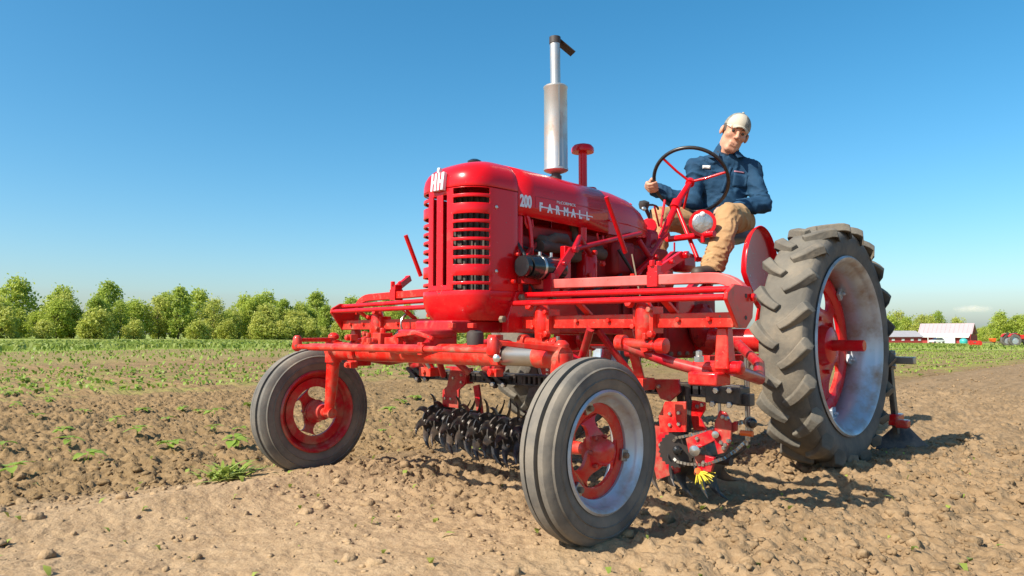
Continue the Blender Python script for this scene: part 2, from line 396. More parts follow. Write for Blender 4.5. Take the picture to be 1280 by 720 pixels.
for args in ((1500, 2, .012, .034, (-3.6, 1.7, -2.4, 2.2), dens, 1), (10000, 1, .004, .015, (-3.2, 1.9, -2.2, 2.2), dens, 2), (7000, 1, .006, .022, (-9, 2.2, -6.5, 2.4), dens, 3), (3000, 1, .012, .03, (-22, 3, -14, 2.4), dens, 4)):
    v_, f_ = scatter_clods(*args); parts_v.append(v_); parts_f.append(f_ + k); k += len(v_)
clods = np_mesh('soil_clods', np.concatenate(parts_v), np.concatenate(parts_f), M['ground'])
clods['kind'] = 'stuff'; tag(clods, 'loose crumbly brown soil clods scattered over the tilled field', 'soil clods')

# ------------------------------------------------------------------ leaves
def leaf_mat(name, c, c2, tr=.35, scale=3.):
    m = mat(name, c, .5, c2=c2, scale=scale, amount=1., spec=.3)
    n = m.node_tree.nodes; l = m.node_tree.links; bs = n['Principled BSDF']; out = n['Material Output']
    t = n.new('ShaderNodeBsdfTranslucent'); mx = n.new('ShaderNodeMixShader'); mx.inputs[0].default_value = tr
    src = bs.inputs['Base Color'].links[0].from_socket
    l.new(src, t.inputs['Color']); l.new(bs.outputs[0], mx.inputs[1]); l.new(t.outputs[0], mx.inputs[2]); l.new(mx.outputs[0], out.inputs['Surface'])
    return m
M['seedling'] = leaf_mat('seedling_leaf', (.20, .32, .040), (.30, .37, .06), .3, 9)
M['weed'] = leaf_mat('weed_blade', (.24, .33, .05), (.34, .37, .08), .3, 9)
M['rye'] = leaf_mat('rye_blade', (.19, .27, .04), (.30, .33, .08), .35, .4)
M['leafA'] = leaf_mat('tree_leaf_mid', (.38, .47, .07), (.50, .54, .10), .5, .35)
M['leafB'] = leaf_mat('tree_leaf_yellow', (.54, .53, .115), (.41, .46, .09), .5, .35)
M['leafC'] = leaf_mat('tree_leaf_dark', (.33, .43, .065), (.43, .48, .09), .5, .35)
M['bark'] = mat('bark', (.10, .075, .055), .9, scale=3)

def seedling_mesh(seed, nl, size):
    g = np.random.default_rng(seed); vs_ = []; fs_ = []
    for i in range(nl):
        a = 2.4 * i + g.uniform(-.4, .4); L = size * g.uniform(.6, 1.1); W = L * g.uniform(.5, .75); rise = g.uniform(.35, .95); st = size * g.uniform(.25, .5)
        k0 = len(vs_); d_ = np.array([math.cos(a), math.sin(a)]); q = np.array([-d_[1], d_[0]])
        # stalk
        w0 = size * .02
        s0 = np.array([0, 0, -.01]); s1 = np.array([*(d_ * st * .55), st * rise + .01])
        vs_ += [[*(s0[:2] - q * w0), s0[2]], [*(s0[:2] + q * w0), s0[2]], [*(s1[:2] + q * w0), s1[2]], [*(s1[:2] - q * w0), s1[2]]]; fs_.append([k0, k0 + 1, k0 + 2, k0 + 3])
        k0 = len(vs_)
        for j in range(5):
            t = j / 4; w = W * .5 * (math.sin(math.pi * min(1, .12 + .88 * t) ** .75) if j < 4 else .08) + .001
            zc = s1[2] + L * (rise * .35 * t - .42 * t * t) + .01
            c = s1[:2] + d_ * L * t
            for sgn in (-1, 0, 1): vs_.append([*(c + q * w * sgn * (1 + g.uniform(-.1, .1))), zc + abs(sgn) * w * .35 * (1 - t) + g.uniform(-1, 1) * .04 * L])
        for j in range(4):
            for s_ in (0, 1): b = k0 + j * 3 + s_; fs_.append([b, b + 1, b + 4, b + 3])
    me = np_mesh('seedling', np.array(vs_), np.array(fs_), M['seedling'])
    return me
sv = [seedling_mesh(s, n_, z_) for s, n_, z_ in ((1, 7, .085), (2, 9, .09), (3, 6, .075), (4, 10, .095))]
used = set()
def seedling(x, y, s=1., label='young broad leaved vegetable seedling in the brown hoed soil left of the tractor', group='seedlings in the hoed strip'):
    k_ = random.randrange(4); o = sv[k_]
    if k_ in used: o = sv[k_].copy(); col.objects.link(o)
    used.add(k_)
    o.location = (x, y, float(gh(x, y)) + .005); o.rotation_euler = (random.uniform(-.15, .15), random.uniform(-.15, .15), random.uniform(0, 6.28)); o.scale = (s,) * 3
    tag(o, label, 'seedling', group); return o
# pixel of the photograph -> soil
def soil_at(px, py, z=-.07):
    d_ = cam.rotation_euler.to_matrix() @ Vector(((px - 640) / 918., (360 - py) / 918., -1))
    t = (z - cam.location.z) / d_.z; return cam.location + d_ * t
for px, py, s in ((4, 568, 1.1), (15, 596, 1.2), (44, 527, .9), (77, 540, .8), (106, 523, .9), (144, 533, 1.1), (87, 560, 1.1), (108, 576, 1.25), (171, 550, 1.1), (175, 515, 1), (208, 528, 1.), (212, 568, 1.1), (250, 515, 1.1), (267, 520, 1.4), (292, 560, 1.1), (300, 538, .9), (312, 511, 1), (269, 543, .8), (229, 513, .8), (20, 513, .9), (60, 505, .8), (500, 505, 1), (520, 500, 1.1), (488, 520, .9), (478, 540, .8), (540, 515, .8), (505, 470, 1), (620, 577, .8), (1150, 470, .8)):
    p = soil_at(px, py); seedling(p.x, p.y, s)
g = np.random.default_rng(12)
for i in range(150):                                                  # the fuller rows farther out
    row = g.choice((-8.6, -9.7, -10.9, -12.2, -13.6)); x = g.uniform(-24, 2.5)
    seedling(x, row + g.normal(0, .12), g.uniform(.6, 1.1), 'leafy seedling in the fuller crop rows out in the field', 'seedlings in the fuller rows')
def scatter_leaves(name, n, xr, yr, size, m, seed, h=.5, rows=None):
    g = np.random.default_rng(seed)
    x = g.uniform(min(xr), max(xr), n); y = g.uniform(min(yr), max(yr), n)
    if rows: y = np.round(y / rows) * rows + g.normal(0, .13, n)
    s = g.uniform(.5, 1.3, n) * size; a = g.uniform(0, 6.28, n); z = gh(x, y)
    dx, dy = np.cos(a), np.sin(a); ln = g.uniform(.3, 1.2, n)
    w = s * .30
    p0 = np.stack([x - dy * w * .4, y + dx * w * .4, z], -1); p1 = np.stack([x + dy * w * .4, y - dx * w * .4, z], -1)
    mx_, my_, mz = x + dx * s * .35 * ln, y + dy * s * .35 * ln, z + s * h
    p2 = np.stack([mx_ + dy * w, my_ - dx * w, mz], -1); p3 = np.stack([mx_ - dy * w, my_ + dx * w, mz], -1)
    p4 = np.stack([x + dx * s * ln, y + dy * s * ln, z + s * h * g.uniform(.6, 1.3, n)], -1)
    v = np.stack([p0, p1, p2, p3, p4], 1).reshape(-1, 3); b = np.arange(n)[:, None] * 5
    f = np.concatenate([b + np.array([[0, 1, 2]]), b + np.array([[0, 2, 3]]), b + np.array([[3, 2, 4]])])
    o = np_mesh(name, v, f, m); o['kind'] = 'stuff'; return o
tag(scatter_leaves('crop_rows', 9000, (4, -50), (-15.5, -8.2), .085, M['seedling'], 21, .6, 1.25), 'low green crop rows running across the field, too many plants to count', 'crop rows')
tag(scatter_leaves('crop_rows', 9000, (4, -90), (-30.5, -16), .11, M['seedling'], 26, .6, 1.6), 'far faint crop rows on the tan strip before the rye', 'crop rows')
tag(scatter_leaves('crop_rows', 6500, (-12, -50), (-8, -1.8), .055, M['seedling'], 22, .6, .75), 'thin yellow green crop rows behind the tractor towards the barns', 'crop rows')
tag(scatter_leaves('sprouts', 300, (-3, 1.8), (-3.4, 2.1), .035, M['weed'], 23, .5), 'tiny pale weed sprouts dotted over the soil', 'sprouts')
tag(scatter_leaves('rye_field', 70000, (6, -150), (-60, -31.5), .20, M['rye'], 24, .9), 'tall green rye strip between the bare field and the trees', 'rye')
tag(scatter_leaves('grass_verge', 9000, (-52, -120), (-31.5, 24), .2, M['rye'], 25, .8), 'green grass verge before the barns', 'grass')

def weed(x, y, n, size, seed, label):
    g = np.random.default_rng(seed); vs_ = []; fs_ = []
    for i in range(n):
        a = g.uniform(0, 6.28); L = size * g.uniform(.5, 1.15); w = L * g.uniform(.05, .09); e = g.uniform(.25, 1.0); k0 = len(vs_)
        b0 = g.normal(0, size * .22, 2)
        d_ = np.array([math.cos(a), math.sin(a)]); q = np.array([-d_[1], d_[0]])
        for j in range(5):
            t = j / 4; ww = w * (1 - t) ** .6 + .0004
            c = b0 + d_ * L * t * math.cos(e * .9); z = L * (math.sin(e) * t - .55 * t * t * math.sin(e))
            vs_ += [[*(c + q * ww), z + .01], [*(c - q * ww), z + .01]]
        for j in range(4): b = k0 + j * 2; fs_.append([b, b + 1, b + 3, b + 2])
    o = np_mesh('grass_weed', np.array(vs_), np.array(fs_), M['weed'], loc=(x, y, float(gh(x, y)) - .004)); tag(o, label, 'weed'); return o
p = soil_at(282, 602, -.02); weed(p.x, p.y, 95, .19, 5, 'clump of yellow green grass weed at the edge of the pale soil bed')
p = soil_at(590, 563, -.0); weed(p.x, p.y, 16, .13, 6, 'small grass weed sprouting under the spiked cultivator wheels')

# ------------------------------------------------------------------ trees
def tree_proto(seed, h, w, leaf, nclump, per, lsize, low=.18, name='field_tree'):
    g = np.random.default_rng(seed)
    root = bpy.data.objects.new(name, None); col.objects.link(root)
    b = B(); top = h * .72; path = [(0, 0, -.3)]; lean = g.normal(0, .03, 2)
    for k_ in range(1, 6): path.append((lean[0] * h * k_ / 5 + g.normal(0, .08), lean[1] * h * k_ / 5 + g.normal(0, .08), top * k_ / 5))
    r0 = h * .02; b.tube(path, [r0 * (1 - .16 * k_) for k_ in range(6)], 7)
    C_ = []
    for i in range(nclump):
        t = (i + .5) / nclump; zz = h * (low + (1 - low) * t ** .9 * .93); prof = math.sin(math.pi * (.18 + .78 * t)) ** .8
        a = 2.4 * i + g.uniform(-.5, .5); rr = w * .5 * prof * g.uniform(.35, .95)
        c = np.array([math.cos(a) * rr, math.sin(a) * rr, zz]); C_.append((c, g.uniform(.55, 1.05) * w * .21))
        s_ = path[min(5, 1 + int(t * 4))]; b.tube([s_, ((s_[0] + c[0]) / 2, (s_[1] + c[1]) / 2, (s_[2] * .4 + c[2] * .6)), tuple(c)], [r0 * .42, r0 * .26, r0 * .1], 5)
    b.build('trunk', M['bark'], root)
    n = nclump * per; c = np.repeat(np.array([q[0] for q in C_]), per, 0); rr = np.repeat(np.array([q[1] for q in C_]), per)
    dv = g.normal(size=(n, 3)); dv /= np.linalg.norm(dv, axis=1)[:, None]; rad = rr * 1.12 * g.random(n) ** .5
    P = c + dv * rad[:, None] * np.array([1.1, 1.1, .9]); stray = g.random(n) < .2; P[stray] += dv[stray] * (rr[stray] * g.random(stray.sum()) * .7)[:, None]
    nr = g.normal(size=(n, 3)) + dv * .8 + np.array([0, 0, .4]); nr /= np.linalg.norm(nr, axis=1)[:, None]
    t1 = np.cross(nr, g.normal(size=(n, 3))); t1 /= np.linalg.norm(t1, axis=1)[:, None]; t2 = np.cross(nr, t1)
    s = (lsize * g.uniform(.55, 1.35, n))[:, None]
    v = np.stack([P - t1 * s, P - t2 * s * .6, P + t1 * s, P + t2 * s * .6], 1).reshape(-1, 3)
    f = np.arange(n * 4).reshape(-1, 4)
    np_mesh('crown', v, f, leaf, root, smooth=False)
    return root
protos = [tree_proto(31, 8.5, 5.2, M['leafA'], 36, 130, .21, .06), tree_proto(32, 7.5, 5.8, M['leafA'], 34, 130, .21, .08), tree_proto(33, 9., 4.6, M['leafC'], 34, 130, .21, .06), tree_proto(34, 6.5, 5.0, M['leafB'], 30, 130, .21, .03), tree_proto(35, 8., 6., M['leafB'], 28, 95, .20, .08), tree_proto(36, 8.8, 5.0, M['leafC'], 26, 100, .20, .10)]
tl = ['mid green leafy tree', 'broad mid green tree', 'tall dark green tree', 'low yellow green tree leafed to the ground', 'yellow green tree with an open crown', 'dark green tree with a thin gappy crown']
bush = tree_proto(41, 3.6, 4.2, M['leafB'], 24, 110, .18, .02, 'hedge_bush')
tused = set()
def place_tree(proto, x, y, s, label, group, cat='tree', sz=1.):
    o = proto
    if proto.name in tused: o = copy_tree(proto)
    tused.add(proto.name)
    o.location = (x, y, float(gh(x, y)) - .05); o.rotation_euler = (0, 0, random.uniform(0, 6.28)); o.scale = (s, s, s * sz); tag(o, label, cat, group)
g = np.random.default_rng(8)
x = 12.
while x > -330:
    k_ = int(g.choice(6, p=(.24, .2, .14, .18, .14, .10)))
    y = -121 + g.uniform(-9, 6)
    env = .93 + .12 * math.sin(x * .09 + 1) + (.04 if x > -20 else 0) - (.12 if -62 < x < -48 else 0)
    place_tree(protos[k_], x, y, env * g.uniform(.6, 1.08), tl[k_] + ' in the long row beyond the rye', 'trees beyond the rye: ' + tl[k_])
    if g.random() < .6: place_tree(bush, x + g.uniform(-2, 2), -113 + g.uniform(-2, 2), g.uniform(.55, 1.15), 'rounded yellow green bush along the foot of the tree row', 'bushes along the tree row', 'bush')
    x -= g.uniform(.9, 2.1) * (1 if x > -100 else 4)
# second, taller rank seen in gaps
x = 8.
while x > -150:
    k_ = int(g.choice((0, 2, 5))); place_tree(protos[k_], x, -134 + g.uniform(-4, 4), g.uniform(.95, 1.18), tl[k_] + ' in the back rank of the tree row', 'trees in the back rank: ' + tl[k_]); x -= g.uniform(6, 11)

def cam_at(px, depth):
    a = (px - 640) / 918.; dx, dy = math.cos(YAW), math.sin(YAW)
    return cam.location.x + (dx + dy * a) * depth, cam.location.y + (dy - dx * a) * depth
for px, dep, s, k_ in ((1112, 250, 1.15, 1), (1121, 262, 1.35, 4), (1133, 255, 1.0, 0), (1144, 250, .95, 3), (1150, 262, 1.2, 4), (1160, 275, 1.25, 4), (1172, 285, 1.35, 5), (1196, 285, 1.2, 4), (1222, 268, .8, 3), (1230, 262, .75, 1), (1241, 250, .85, 4), (1250, 240, 1.15, 0), (1262, 246, .95, 1), (1271, 238, 1.0, 2), (1281, 235, 1.05, 0), (1292, 238, 1.0, 3), (1303, 238, 1.1, 1), (1100, 255, 1.0, 0), (1088, 255, 1., 2)):
    xx, yy = cam_at(px, dep); place_tree(protos[k_], xx, yy, s * 1.05, tl[k_] + ' among the farm buildings', 'trees round the barns: ' + tl[k_])

# ------------------------------------------------------------------ farmstead
M['barn_red'] = mat('barn_red', (.36, .035, .035), .7, scale=.6)
M['barn_roof'] = mat('pale_sheet_roof', (.40, .31, .32), .6, c2=(.33, .26, .27), scale=.5, bump=0)
M['grey_roof'] = mat('grey_sheet_roof', (.36, .34, .35), .6, scale=.6)
M['glass'] = mat('dark_glass', (.03, .04, .05), .1)
M['teal'] = mat('teal_tank', (.05, .40, .38), .4)
VX = Vector((math.cos(YAW), math.sin(YAW), 0)); VR = Vector((math.sin(YAW), -math.cos(YAW), 0))
def frame(px, depth, rot=0):
    x, y = cam_at(px, depth); o = Vector((x, y, float(gh(x, y))))
    q = Matrix.Rotation(rot, 3, 'Z'); return o, q @ VR, q @ VX           # origin, right, away
def W(o, r, a, x, y, z): return o + r * x + a * y + Vector((0, 0, z))
# big barn: long side to the field, steep pale roof, flared lean-to, red gable
o, r, a = frame(1183, 222, R(-46))
bn = thing('barn', o, 'large barn with a pale pinkish sheet roof and red gable end', 'barn')
L, D = 7.0, 5.
def quadbox(b, pts): return b.add(pts, [tuple(range(len(pts)))])
b = B()
b.loft([[W(o, r, a, sx * L, y, z) for y, z in ((-D + 1.4, -.3), (-D + 1.4, 2.1), (-2.6, 2.9), (0, 5.6), (2.6, 2.9), (D - 1.4, 2.1), (D - 1.4, -.3))] for sx in (-1, 1)]); b.build('wall', M['barn_red'], bn, smooth=0)
def roofslab(b, y0, z0, y1, z1, x0, x1, t=.12):
    b.loft([[W(o, r, a, x_, y0, z0), W(o, r, a, x_, y1, z1), W(o, r, a, x_, y1, z1 + t), W(o, r, a, x_, y0, z0 + t)] for x_ in (x0, x1)])
b = B(); roofslab(b, -2.9, 2.75, 0, 5.85, -L - .3, L + .3); roofslab(b, 2.9, 2.75, 0, 5.85, -L - .3, L + .3); rf = b.build('roof', M['barn_roof'], bn, smooth=0)
b = B()
for i in range(13): xx = -L + i * 2 * L / 12; b = B(); b.bar(W(o, r, a, xx, -2.9, 2.93), W(o, r, a, xx, -.05, 5.98), .09, .06); b.build('seam', M['barn_roof'], rf, smooth=0)
b = B(); roofslab(b, -4.6, 1.75, -2.8, 2.78, -L - .9, L - .2); b.build('lean_to_roof', M['white'], bn, smooth=0)
for xx in (-6.8, -4., -1.6): b = B(); b.bar(W(o, r, a, xx, -4.4, -.3), W(o, r, a, xx, -4.4, 1.8), .2, .2); b.build('post', M['white'], bn)
b = B(); b.box(W(o, r, a, .9, -4.35, .85), (4.6, .12, 2.0), Matrix((r, a, V(0, 0, 1))).transposed()); b.build('panel', M['white'], bn)
for yy in (-1.3, 1.1): b = B(); b.box(W(o, r, a, L + .02, yy, 2.9), (.08, .8, 1.), Matrix((r, a, V(0, 0, 1))).transposed()); b.build('window', M['glass'], bn)
# low red barn
o, r, a = frame(1118, 218, R(10))
sb = thing('shed', o, 'long low red shed with a grey roof and small white windows', 'shed')
b = B(); b.loft([[W(o, r, a, sx * 6.6, y, z) for y, z in ((-3, -.3), (-3, 1.8), (0, 3.3), (3, 1.8), (3, -.3))] for sx in (-1, 1)]); b.build('wall', M['barn_red'], sb, smooth=0)
b = B(); roofslab(b, -3.4, 1.75, 0, 3.5, -6.9, 6.9); roofslab(b, 3.4, 1.75, 0, 3.5, -6.9, 6.9); b.build('roof', M['grey_roof'], sb, smooth=0)
for xx in (-3, .2, 3.2, 5.6): b = B(); b.box(W(o, r, a, xx, -3.03, .95), (.9, .08, .55), Matrix((r, a, V(0, 0, 1))).transposed()); b.build('window', M['white'], sb)
# parked things before the barn
def small_car(px, dep, label, m_):
    o, r, a = frame(px, dep, R(6)); t = thing('parked_car', o, label, 'car')
    b = B(); sec = lambda x, z0, z1, w: [W(o, r, a, x, -w, z0), W(o, r, a, x, w, z0), W(o, r, a, x, w, z1), W(o, r, a, x, -w, z1)]
    b.loft([sec(-2.1, .35, .8, .7), sec(-1.9, .3, .95, .85), sec(-.9, .3, 1.0, .88), sec(1.7, .3, 1.0, .88), sec(2.1, .35, .85, .75)]); bd = b.build('body', m_, t, .08)
    b = B(); b.loft([sec(-1.1, .98, 1.02, .8), sec(-.4, .98, 1.5, .7), sec(1.1, .98, 1.52, .7), sec(1.8, .98, 1.02, .8)]); b.build('cabin', M['glass'], t, .05)
    for xx in (-1.3, 1.3):
        for yy in (-.8, .8): b = B(); b.lathe([(.1, -.1), (.33, -.1), (.33, .1), (.1, .1)], W(o, r, a, xx, yy, .32), a, 16); b.build('wheel', M['rubber'], t)
small_car(1170, 212, 'white car parked under the lean-to of the barn', M['white'])
o, r, a = frame(1203, 212); tk = thing('water_tank', o, 'round teal tank on the grass before the barn', 'tank')
b = B(); b.lathe([(.2, .0), (.95, .05), (1.05, .5), (1.0, 1.0), (.7, 1.35), (.25, 1.5)], o, (0, 0, 1), 20); b.build('shell', M['teal'], tk)
b = B(); b.lathe([(.26, 1.47), (.26, 1.62), (.2, 1.64)], o, (0, 0, 1), 14); b.build('lid', M['black'], tk)

# the other tractor, parked by the field edge
o, r, a = frame(1268, 84, R(-4))
def far_tractor(o, r, a):
    t = thing('parked_tractor', o, 'small distant red tractor parked on the grass by the field edge', 'tractor')
    P = lambda x, y, z: W(o, r, a, x, y, z); Q = Matrix((r, a, V(0, 0, 1))).transposed()
    for xx, yy, rad, w in ((-.55, -.75, .68, .34), (-.55, .75, .68, .34), (1.55, -.65, .36, .2), (1.55, .65, .36, .2)):
        b = B(); b.lathe([(rad * .6, -w / 2), (rad * .95, -w / 2), (rad, -w / 3), (rad, w / 3), (rad * .95, w / 2), (rad * .6, w / 2)], P(xx, yy, rad), a, 28, closed=True); wh = b.build('wheel', M['rubber'], t)
        b = B(); b.lathe([(.06, -.1), (rad * .62, -.05), (rad * .62, .05), (.06, .1)], P(xx, yy, rad), a, 20); b.build('rim', M['rim'], wh)
    b = B(); b.box(P(.9, 0, 1.05), (1.9, .52, .5), Q); b.box(P(1.75, 0, .85), (.25, .45, .8), Q); b.build('hood', M['red'], t, .07)
    b = B(); b.box(P(.3, 0, .65), (2.2, .35, .4), Q); b.build('chassis', M['dark'], t, .04)
    for yy in (-.7, .7): b = B(); b.sweep([P(-1.15, yy, 1.1), P(-.9, yy, 1.4), P(-.5, yy, 1.48), P(-.05, yy, 1.35), P(.1, yy, 1.05)], [(-.2, -.02), (.2, -.02), (.2, .02), (-.2, .02)]); b.build('fender', M['red'], t)
    b = B(); b.box(P(-.6, 0, 1.12), (.45, .45, .1), Q); b.box(P(-.85, 0, 1.35), (.08, .45, .4), Q); b.build('seat', M['black'], t, .03)
    b = B(); b.tube([P(1.0, .1, 1.25), P(1.0, .1, 1.9)], .035, 8); b.build('exhaust', M['dark'], t)
    b = B(); b.lathe([(.2, -.015), (.22, 0), (.2, .015)], P(0., 0, 1.45), (r * -.6 + Vector((0, 0, .8))), 16, ); b.tube([P(0, 0, 1.45), P(.25, 0, 1.2)], .02, 6); b.build('steering_wheel', M['black'], t)
far_tractor(o, r, a)
o, r, a = frame(1236, 88, R(-4))
im = thing('field_implement', o, 'low orange and red tillage implement behind the distant tractor', 'implement')
P = lambda x, y, z: W(o, r, a, x, y, z)
b = B(); b.bar(P(-1.9, 0, .45), P(1.6, 0, .5), .12, .12); b.bar(P(-1.2, -.9, .45), P(-1.2, .9, .45), .12, .12); b.bar(P(.6, -.9, .5), P(.6, .9, .5), .12, .12); b.build('frame', M['rust'], im)
b = B(); b.loft([[P(x_, y_, z_) for x_, y_ in ((.3 - w, -.3), (.3 + w, -.3), (.3 + w, .3), (.3 - w, .3))] for w, z_ in ((.15, .5), (.3, .85), (.26, .95))]); b.build('hopper', M['orange'], im, .03)
for yy in (-.8, 0, .8):
    b = B(); b.lathe([(.05, -.04), (.36, -.02), (.36, .02), (.05, .04)], P(-1.7, yy, .33), a, 18); b.build('disc', M['red'], im)
    b = B(); b.tube([P(.6, yy, .48), P(.5, yy, .2), P(.65, yy, -.02)], .03, 6); b.build('shank', M['dark'], im)

# small cloud
def cloud():
    x, y = cam_at(1216, 2600); z = .735 + (416 - 386) / 918. * 2600
    m = bpy.data.materials.new('cloud_vapour'); m.use_nodes = True; n = m.node_tree.nodes; l = m.node_tree.links
    n.remove(n['Principled BSDF']); vol = n.new('ShaderNodeVolumePrincipled'); vol.inputs['Color'].default_value = (1., .90, .87, 1)
    tc = n.new('ShaderNodeTexCoord'); mp = n.new('ShaderNodeMapping'); mp.inputs['Rotation'].default_value = (0, 0, -math.atan2(VR.y, VR.x)); mp.vector_type = 'POINT'
    l.new(tc.outputs['Object'], mp.inputs['Vector']); sc_ = n.new('ShaderNodeVectorMath'); sc_.operation = 'MULTIPLY'; sc_.inputs[1].default_value = (1 / 88., 1 / 52., 1 / 17.)
    l.new(mp.outputs[0], sc_.inputs[0]); ln = n.new('ShaderNodeVectorMath'); ln.operation = 'LENGTH'; l.new(sc_.outputs[0], ln.inputs[0])
    nz_ = n.new('ShaderNodeTexNoise'); nz_.inputs['Scale'].default_value = .035; nz_.inputs['Detail'].default_value = 4; l.new(tc.outputs['Object'], nz_.inputs['Vector'])
    ad = n.new('ShaderNodeMath'); ad.operation = 'ADD'; l.new(ln.outputs['Value'], ad.inputs[0]); l.new(nz_.outputs['Fac'], ad.inputs[1])
    mr_ = n.new('ShaderNodeMapRange'); mr_.inputs['From Min'].default_value = 1.35; mr_.inputs['From Max'].default_value = .6; mr_.inputs['To Max'].default_value = .016; l.new(ad.outputs[0], mr_.inputs['Value'])
    l.new(mr_.outputs[0], vol.inputs['Density']); l.new(vol.outputs[0], n['Material Output'].inputs['Volume'])
    iv, if_ = ico(4); g = np.random.default_rng(2)
    nn = noise3(iv[:, 0] * 2.2, iv[:, 1] * 2.2, iv[:, 2] * 2.2 + 5)
    vv = iv * (1.05 + .0 * nn)[:, None]; ax = np.array([VR.x, VR.y]); ay = np.array([VX.x, VX.y])
    px_ = vv[:, 0] * 88; py_ = vv[:, 1] * 52; pz = vv[:, 2] * 17
    P_ = np.stack([px_ * ax[0] + py_ * ay[0], px_ * ax[1] + py_ * ay[1], pz], -1)
    c = np_mesh('cloud', P_, if_, m, loc=(x, y, z)); tag(c, 'single small pale cloud low over the barns', 'cloud')
cloud()
# ------------------------------------------------------------------ the tractor
def U(px, py, **k):
    d_ = cam.rotation_euler.to_matrix() @ Vector(((px - 640) / 918., (360 - py) / 918., -1))
    i = 'xyz'.index(list(k)[0]); t = (list(k.values())[0] - cam.location[i]) / d_[i]; return cam.location + d_ * t

TR = thing('tractor', (-1.05, 0, 0), 'red vintage row crop tractor with wide front axle, muffler stack and white hood lettering', 'tractor')
red, worn, dirty, drk = M['red'], M['red_worn'], M['red_dirty'], M['red_dark']

def spokes(b, o, ax, r0, r1, nsp, w, th, dish=0., a0=0., flare=1.6):
    o = Vector(o); ax = Vector(ax).normalized(); e1 = Vector((0, 0, 1)); e2 = ax.cross(e1)
    for k in range(nsp):
        a = a0 + 2 * math.pi * k / nsp; rings = []
        for i in range(11):
            t = i / 10; r = r0 + (r1 - r0) * t; hw = w * (1 + flare * (abs(t - .48) * 2) ** 2.6)
            da = min(hw / r, math.pi / nsp); h = dish * (1 - t) ** 1.5
            P_ = lambda an, hh: o + (e1 * math.cos(an) + e2 * math.sin(an)) * r + ax * hh
            rings.append([P_(a - da, h - th / 2), P_(a + da, h - th / 2), P_(a + da, h + th / 2), P_(a - da, h + th / 2)])
        b.loft(rings)

def front_wheel(s):
    y0 = .94 * s; c = (0, y0, .325); ax = (0, s, 0)
    wh = B()
    prof = [(.200, -.055), (.235, -.071), (.272, -.072), (.298, -.064), (.311, -.056), (.317, -.050), (.319, -.031), (.303, -.028), (.303, -.020), (.3245, -.018), (.326, 0), (.3245, .018), (.303, .020), (.303, .028), (.319, .031), (.317, .050), (.311, .056), (.298, .064), (.272, .072), (.235, .071), (.200, .055), (.204, .0)]
    t = wh.lathe(prof, c, ax, 96, closed=True).build('front_wheel', M['frub'], TR, smooth=30)
    b = B()
    for q in (-1, 1):                                       # raised rings on the sidewalls
        for r_ in (.248, .284): b.lathe([(r_, .068 * q), (r_ + .003, .0755 * q if r_ < .27 else .073 * q), (r_ + .007, .067 * q), (r_ + .003, .06 * q)], c, ax, 96, closed=True)
    b.build('sidewall_ring', M['frub'], t)
    b = B(); b.lathe([(.206, .058), (.214, .066), (.206, .072), (.196, .066), (.190, .05), (.186, .036), (.166, .022), (.166, -.03), (.186, -.042), (.190, -.055), (.196, -.068), (.206, -.074), (.214, -.066), (.206, -.055), (.198, -.04), (.175, -.02), (.175, .015), (.198, .04)], c, ax, 80, closed=True)
    b.build('rim', M['rim'] if s > 0 else M['red_dark'], t, smooth=50)
    b = B(); h0 = .004 if s > 0 else -.034
    b.lathe([(.128, h0 - .008), (.171, h0 - .008), (.171, h0 + .008), (.150, h0 + .012), (.128, h0 + .008)], c, ax, 72, closed=True)
    spokes(b, Vector(c) + Vector(ax) * h0, ax, .055, .135, 3, .026, .014, .02, a0=R(18 if s > 0 else -40))
    b.lathe([(.02, h0 - .02), (.060, h0 - .006), (.056, h0 + .022), (.046, h0 + .034), (.042, h0 + .062), (.03, h0 + .074), (.01, h0 + .076)], c, ax, 40)
    if s < 0: b.lathe([(.02, h0 + .0), (.060, h0 - .02), (.044, h0 - .045), (.040, h0 - .09), (.01, h0 - .095)], c, ax, 32)
    dk = b.build('disc', M['red_dark'] if s < 0 else red, t, smooth=45)
    for k in range(3):
        b = B(); bb = B()
        a = R(18 if s > 0 else -40) + 2 * math.pi * k / 3; e = Vector((0, -math.sin(a) * 0, math.cos(a))) + Vector((s, 0, 0)).cross(Vector((0, 0, 1))) * 0
        e1 = Vector((0, 0, 1)); e2 = Vector(ax).cross(e1); rad = e1 * math.cos(a) + e2 * math.sin(a); tan = Vector(ax).cross(rad)
        q = Matrix((tan, rad, Vector(ax))).transposed()
        p = Vector(c) + rad * .158 + Vector(ax) * (h0 + .018 * (1))
        b.box(p, (.042, .036, .012), q); bb.bolt(p + Vector(ax) * .006, ax, .011, .012)
        b.build('rim_clamp', M['steel'], t, .002); bb.build('bolt', M['rust'], t)
    for k in range(6):
        a = 2 * math.pi * (k + .5) / 6; b = B(); b.bolt(Vector(c) + (Vector((0, 0, 1)) * math.cos(a) + Vector(ax).cross(Vector((0, 0, 1))) * math.sin(a)) * .055 + Vector(ax) * (h0 + .025), ax, .008, .01); b.build('lug_nut', M['red_dark'], t)
    return t
front_wheel(1); front_wheel(-1)

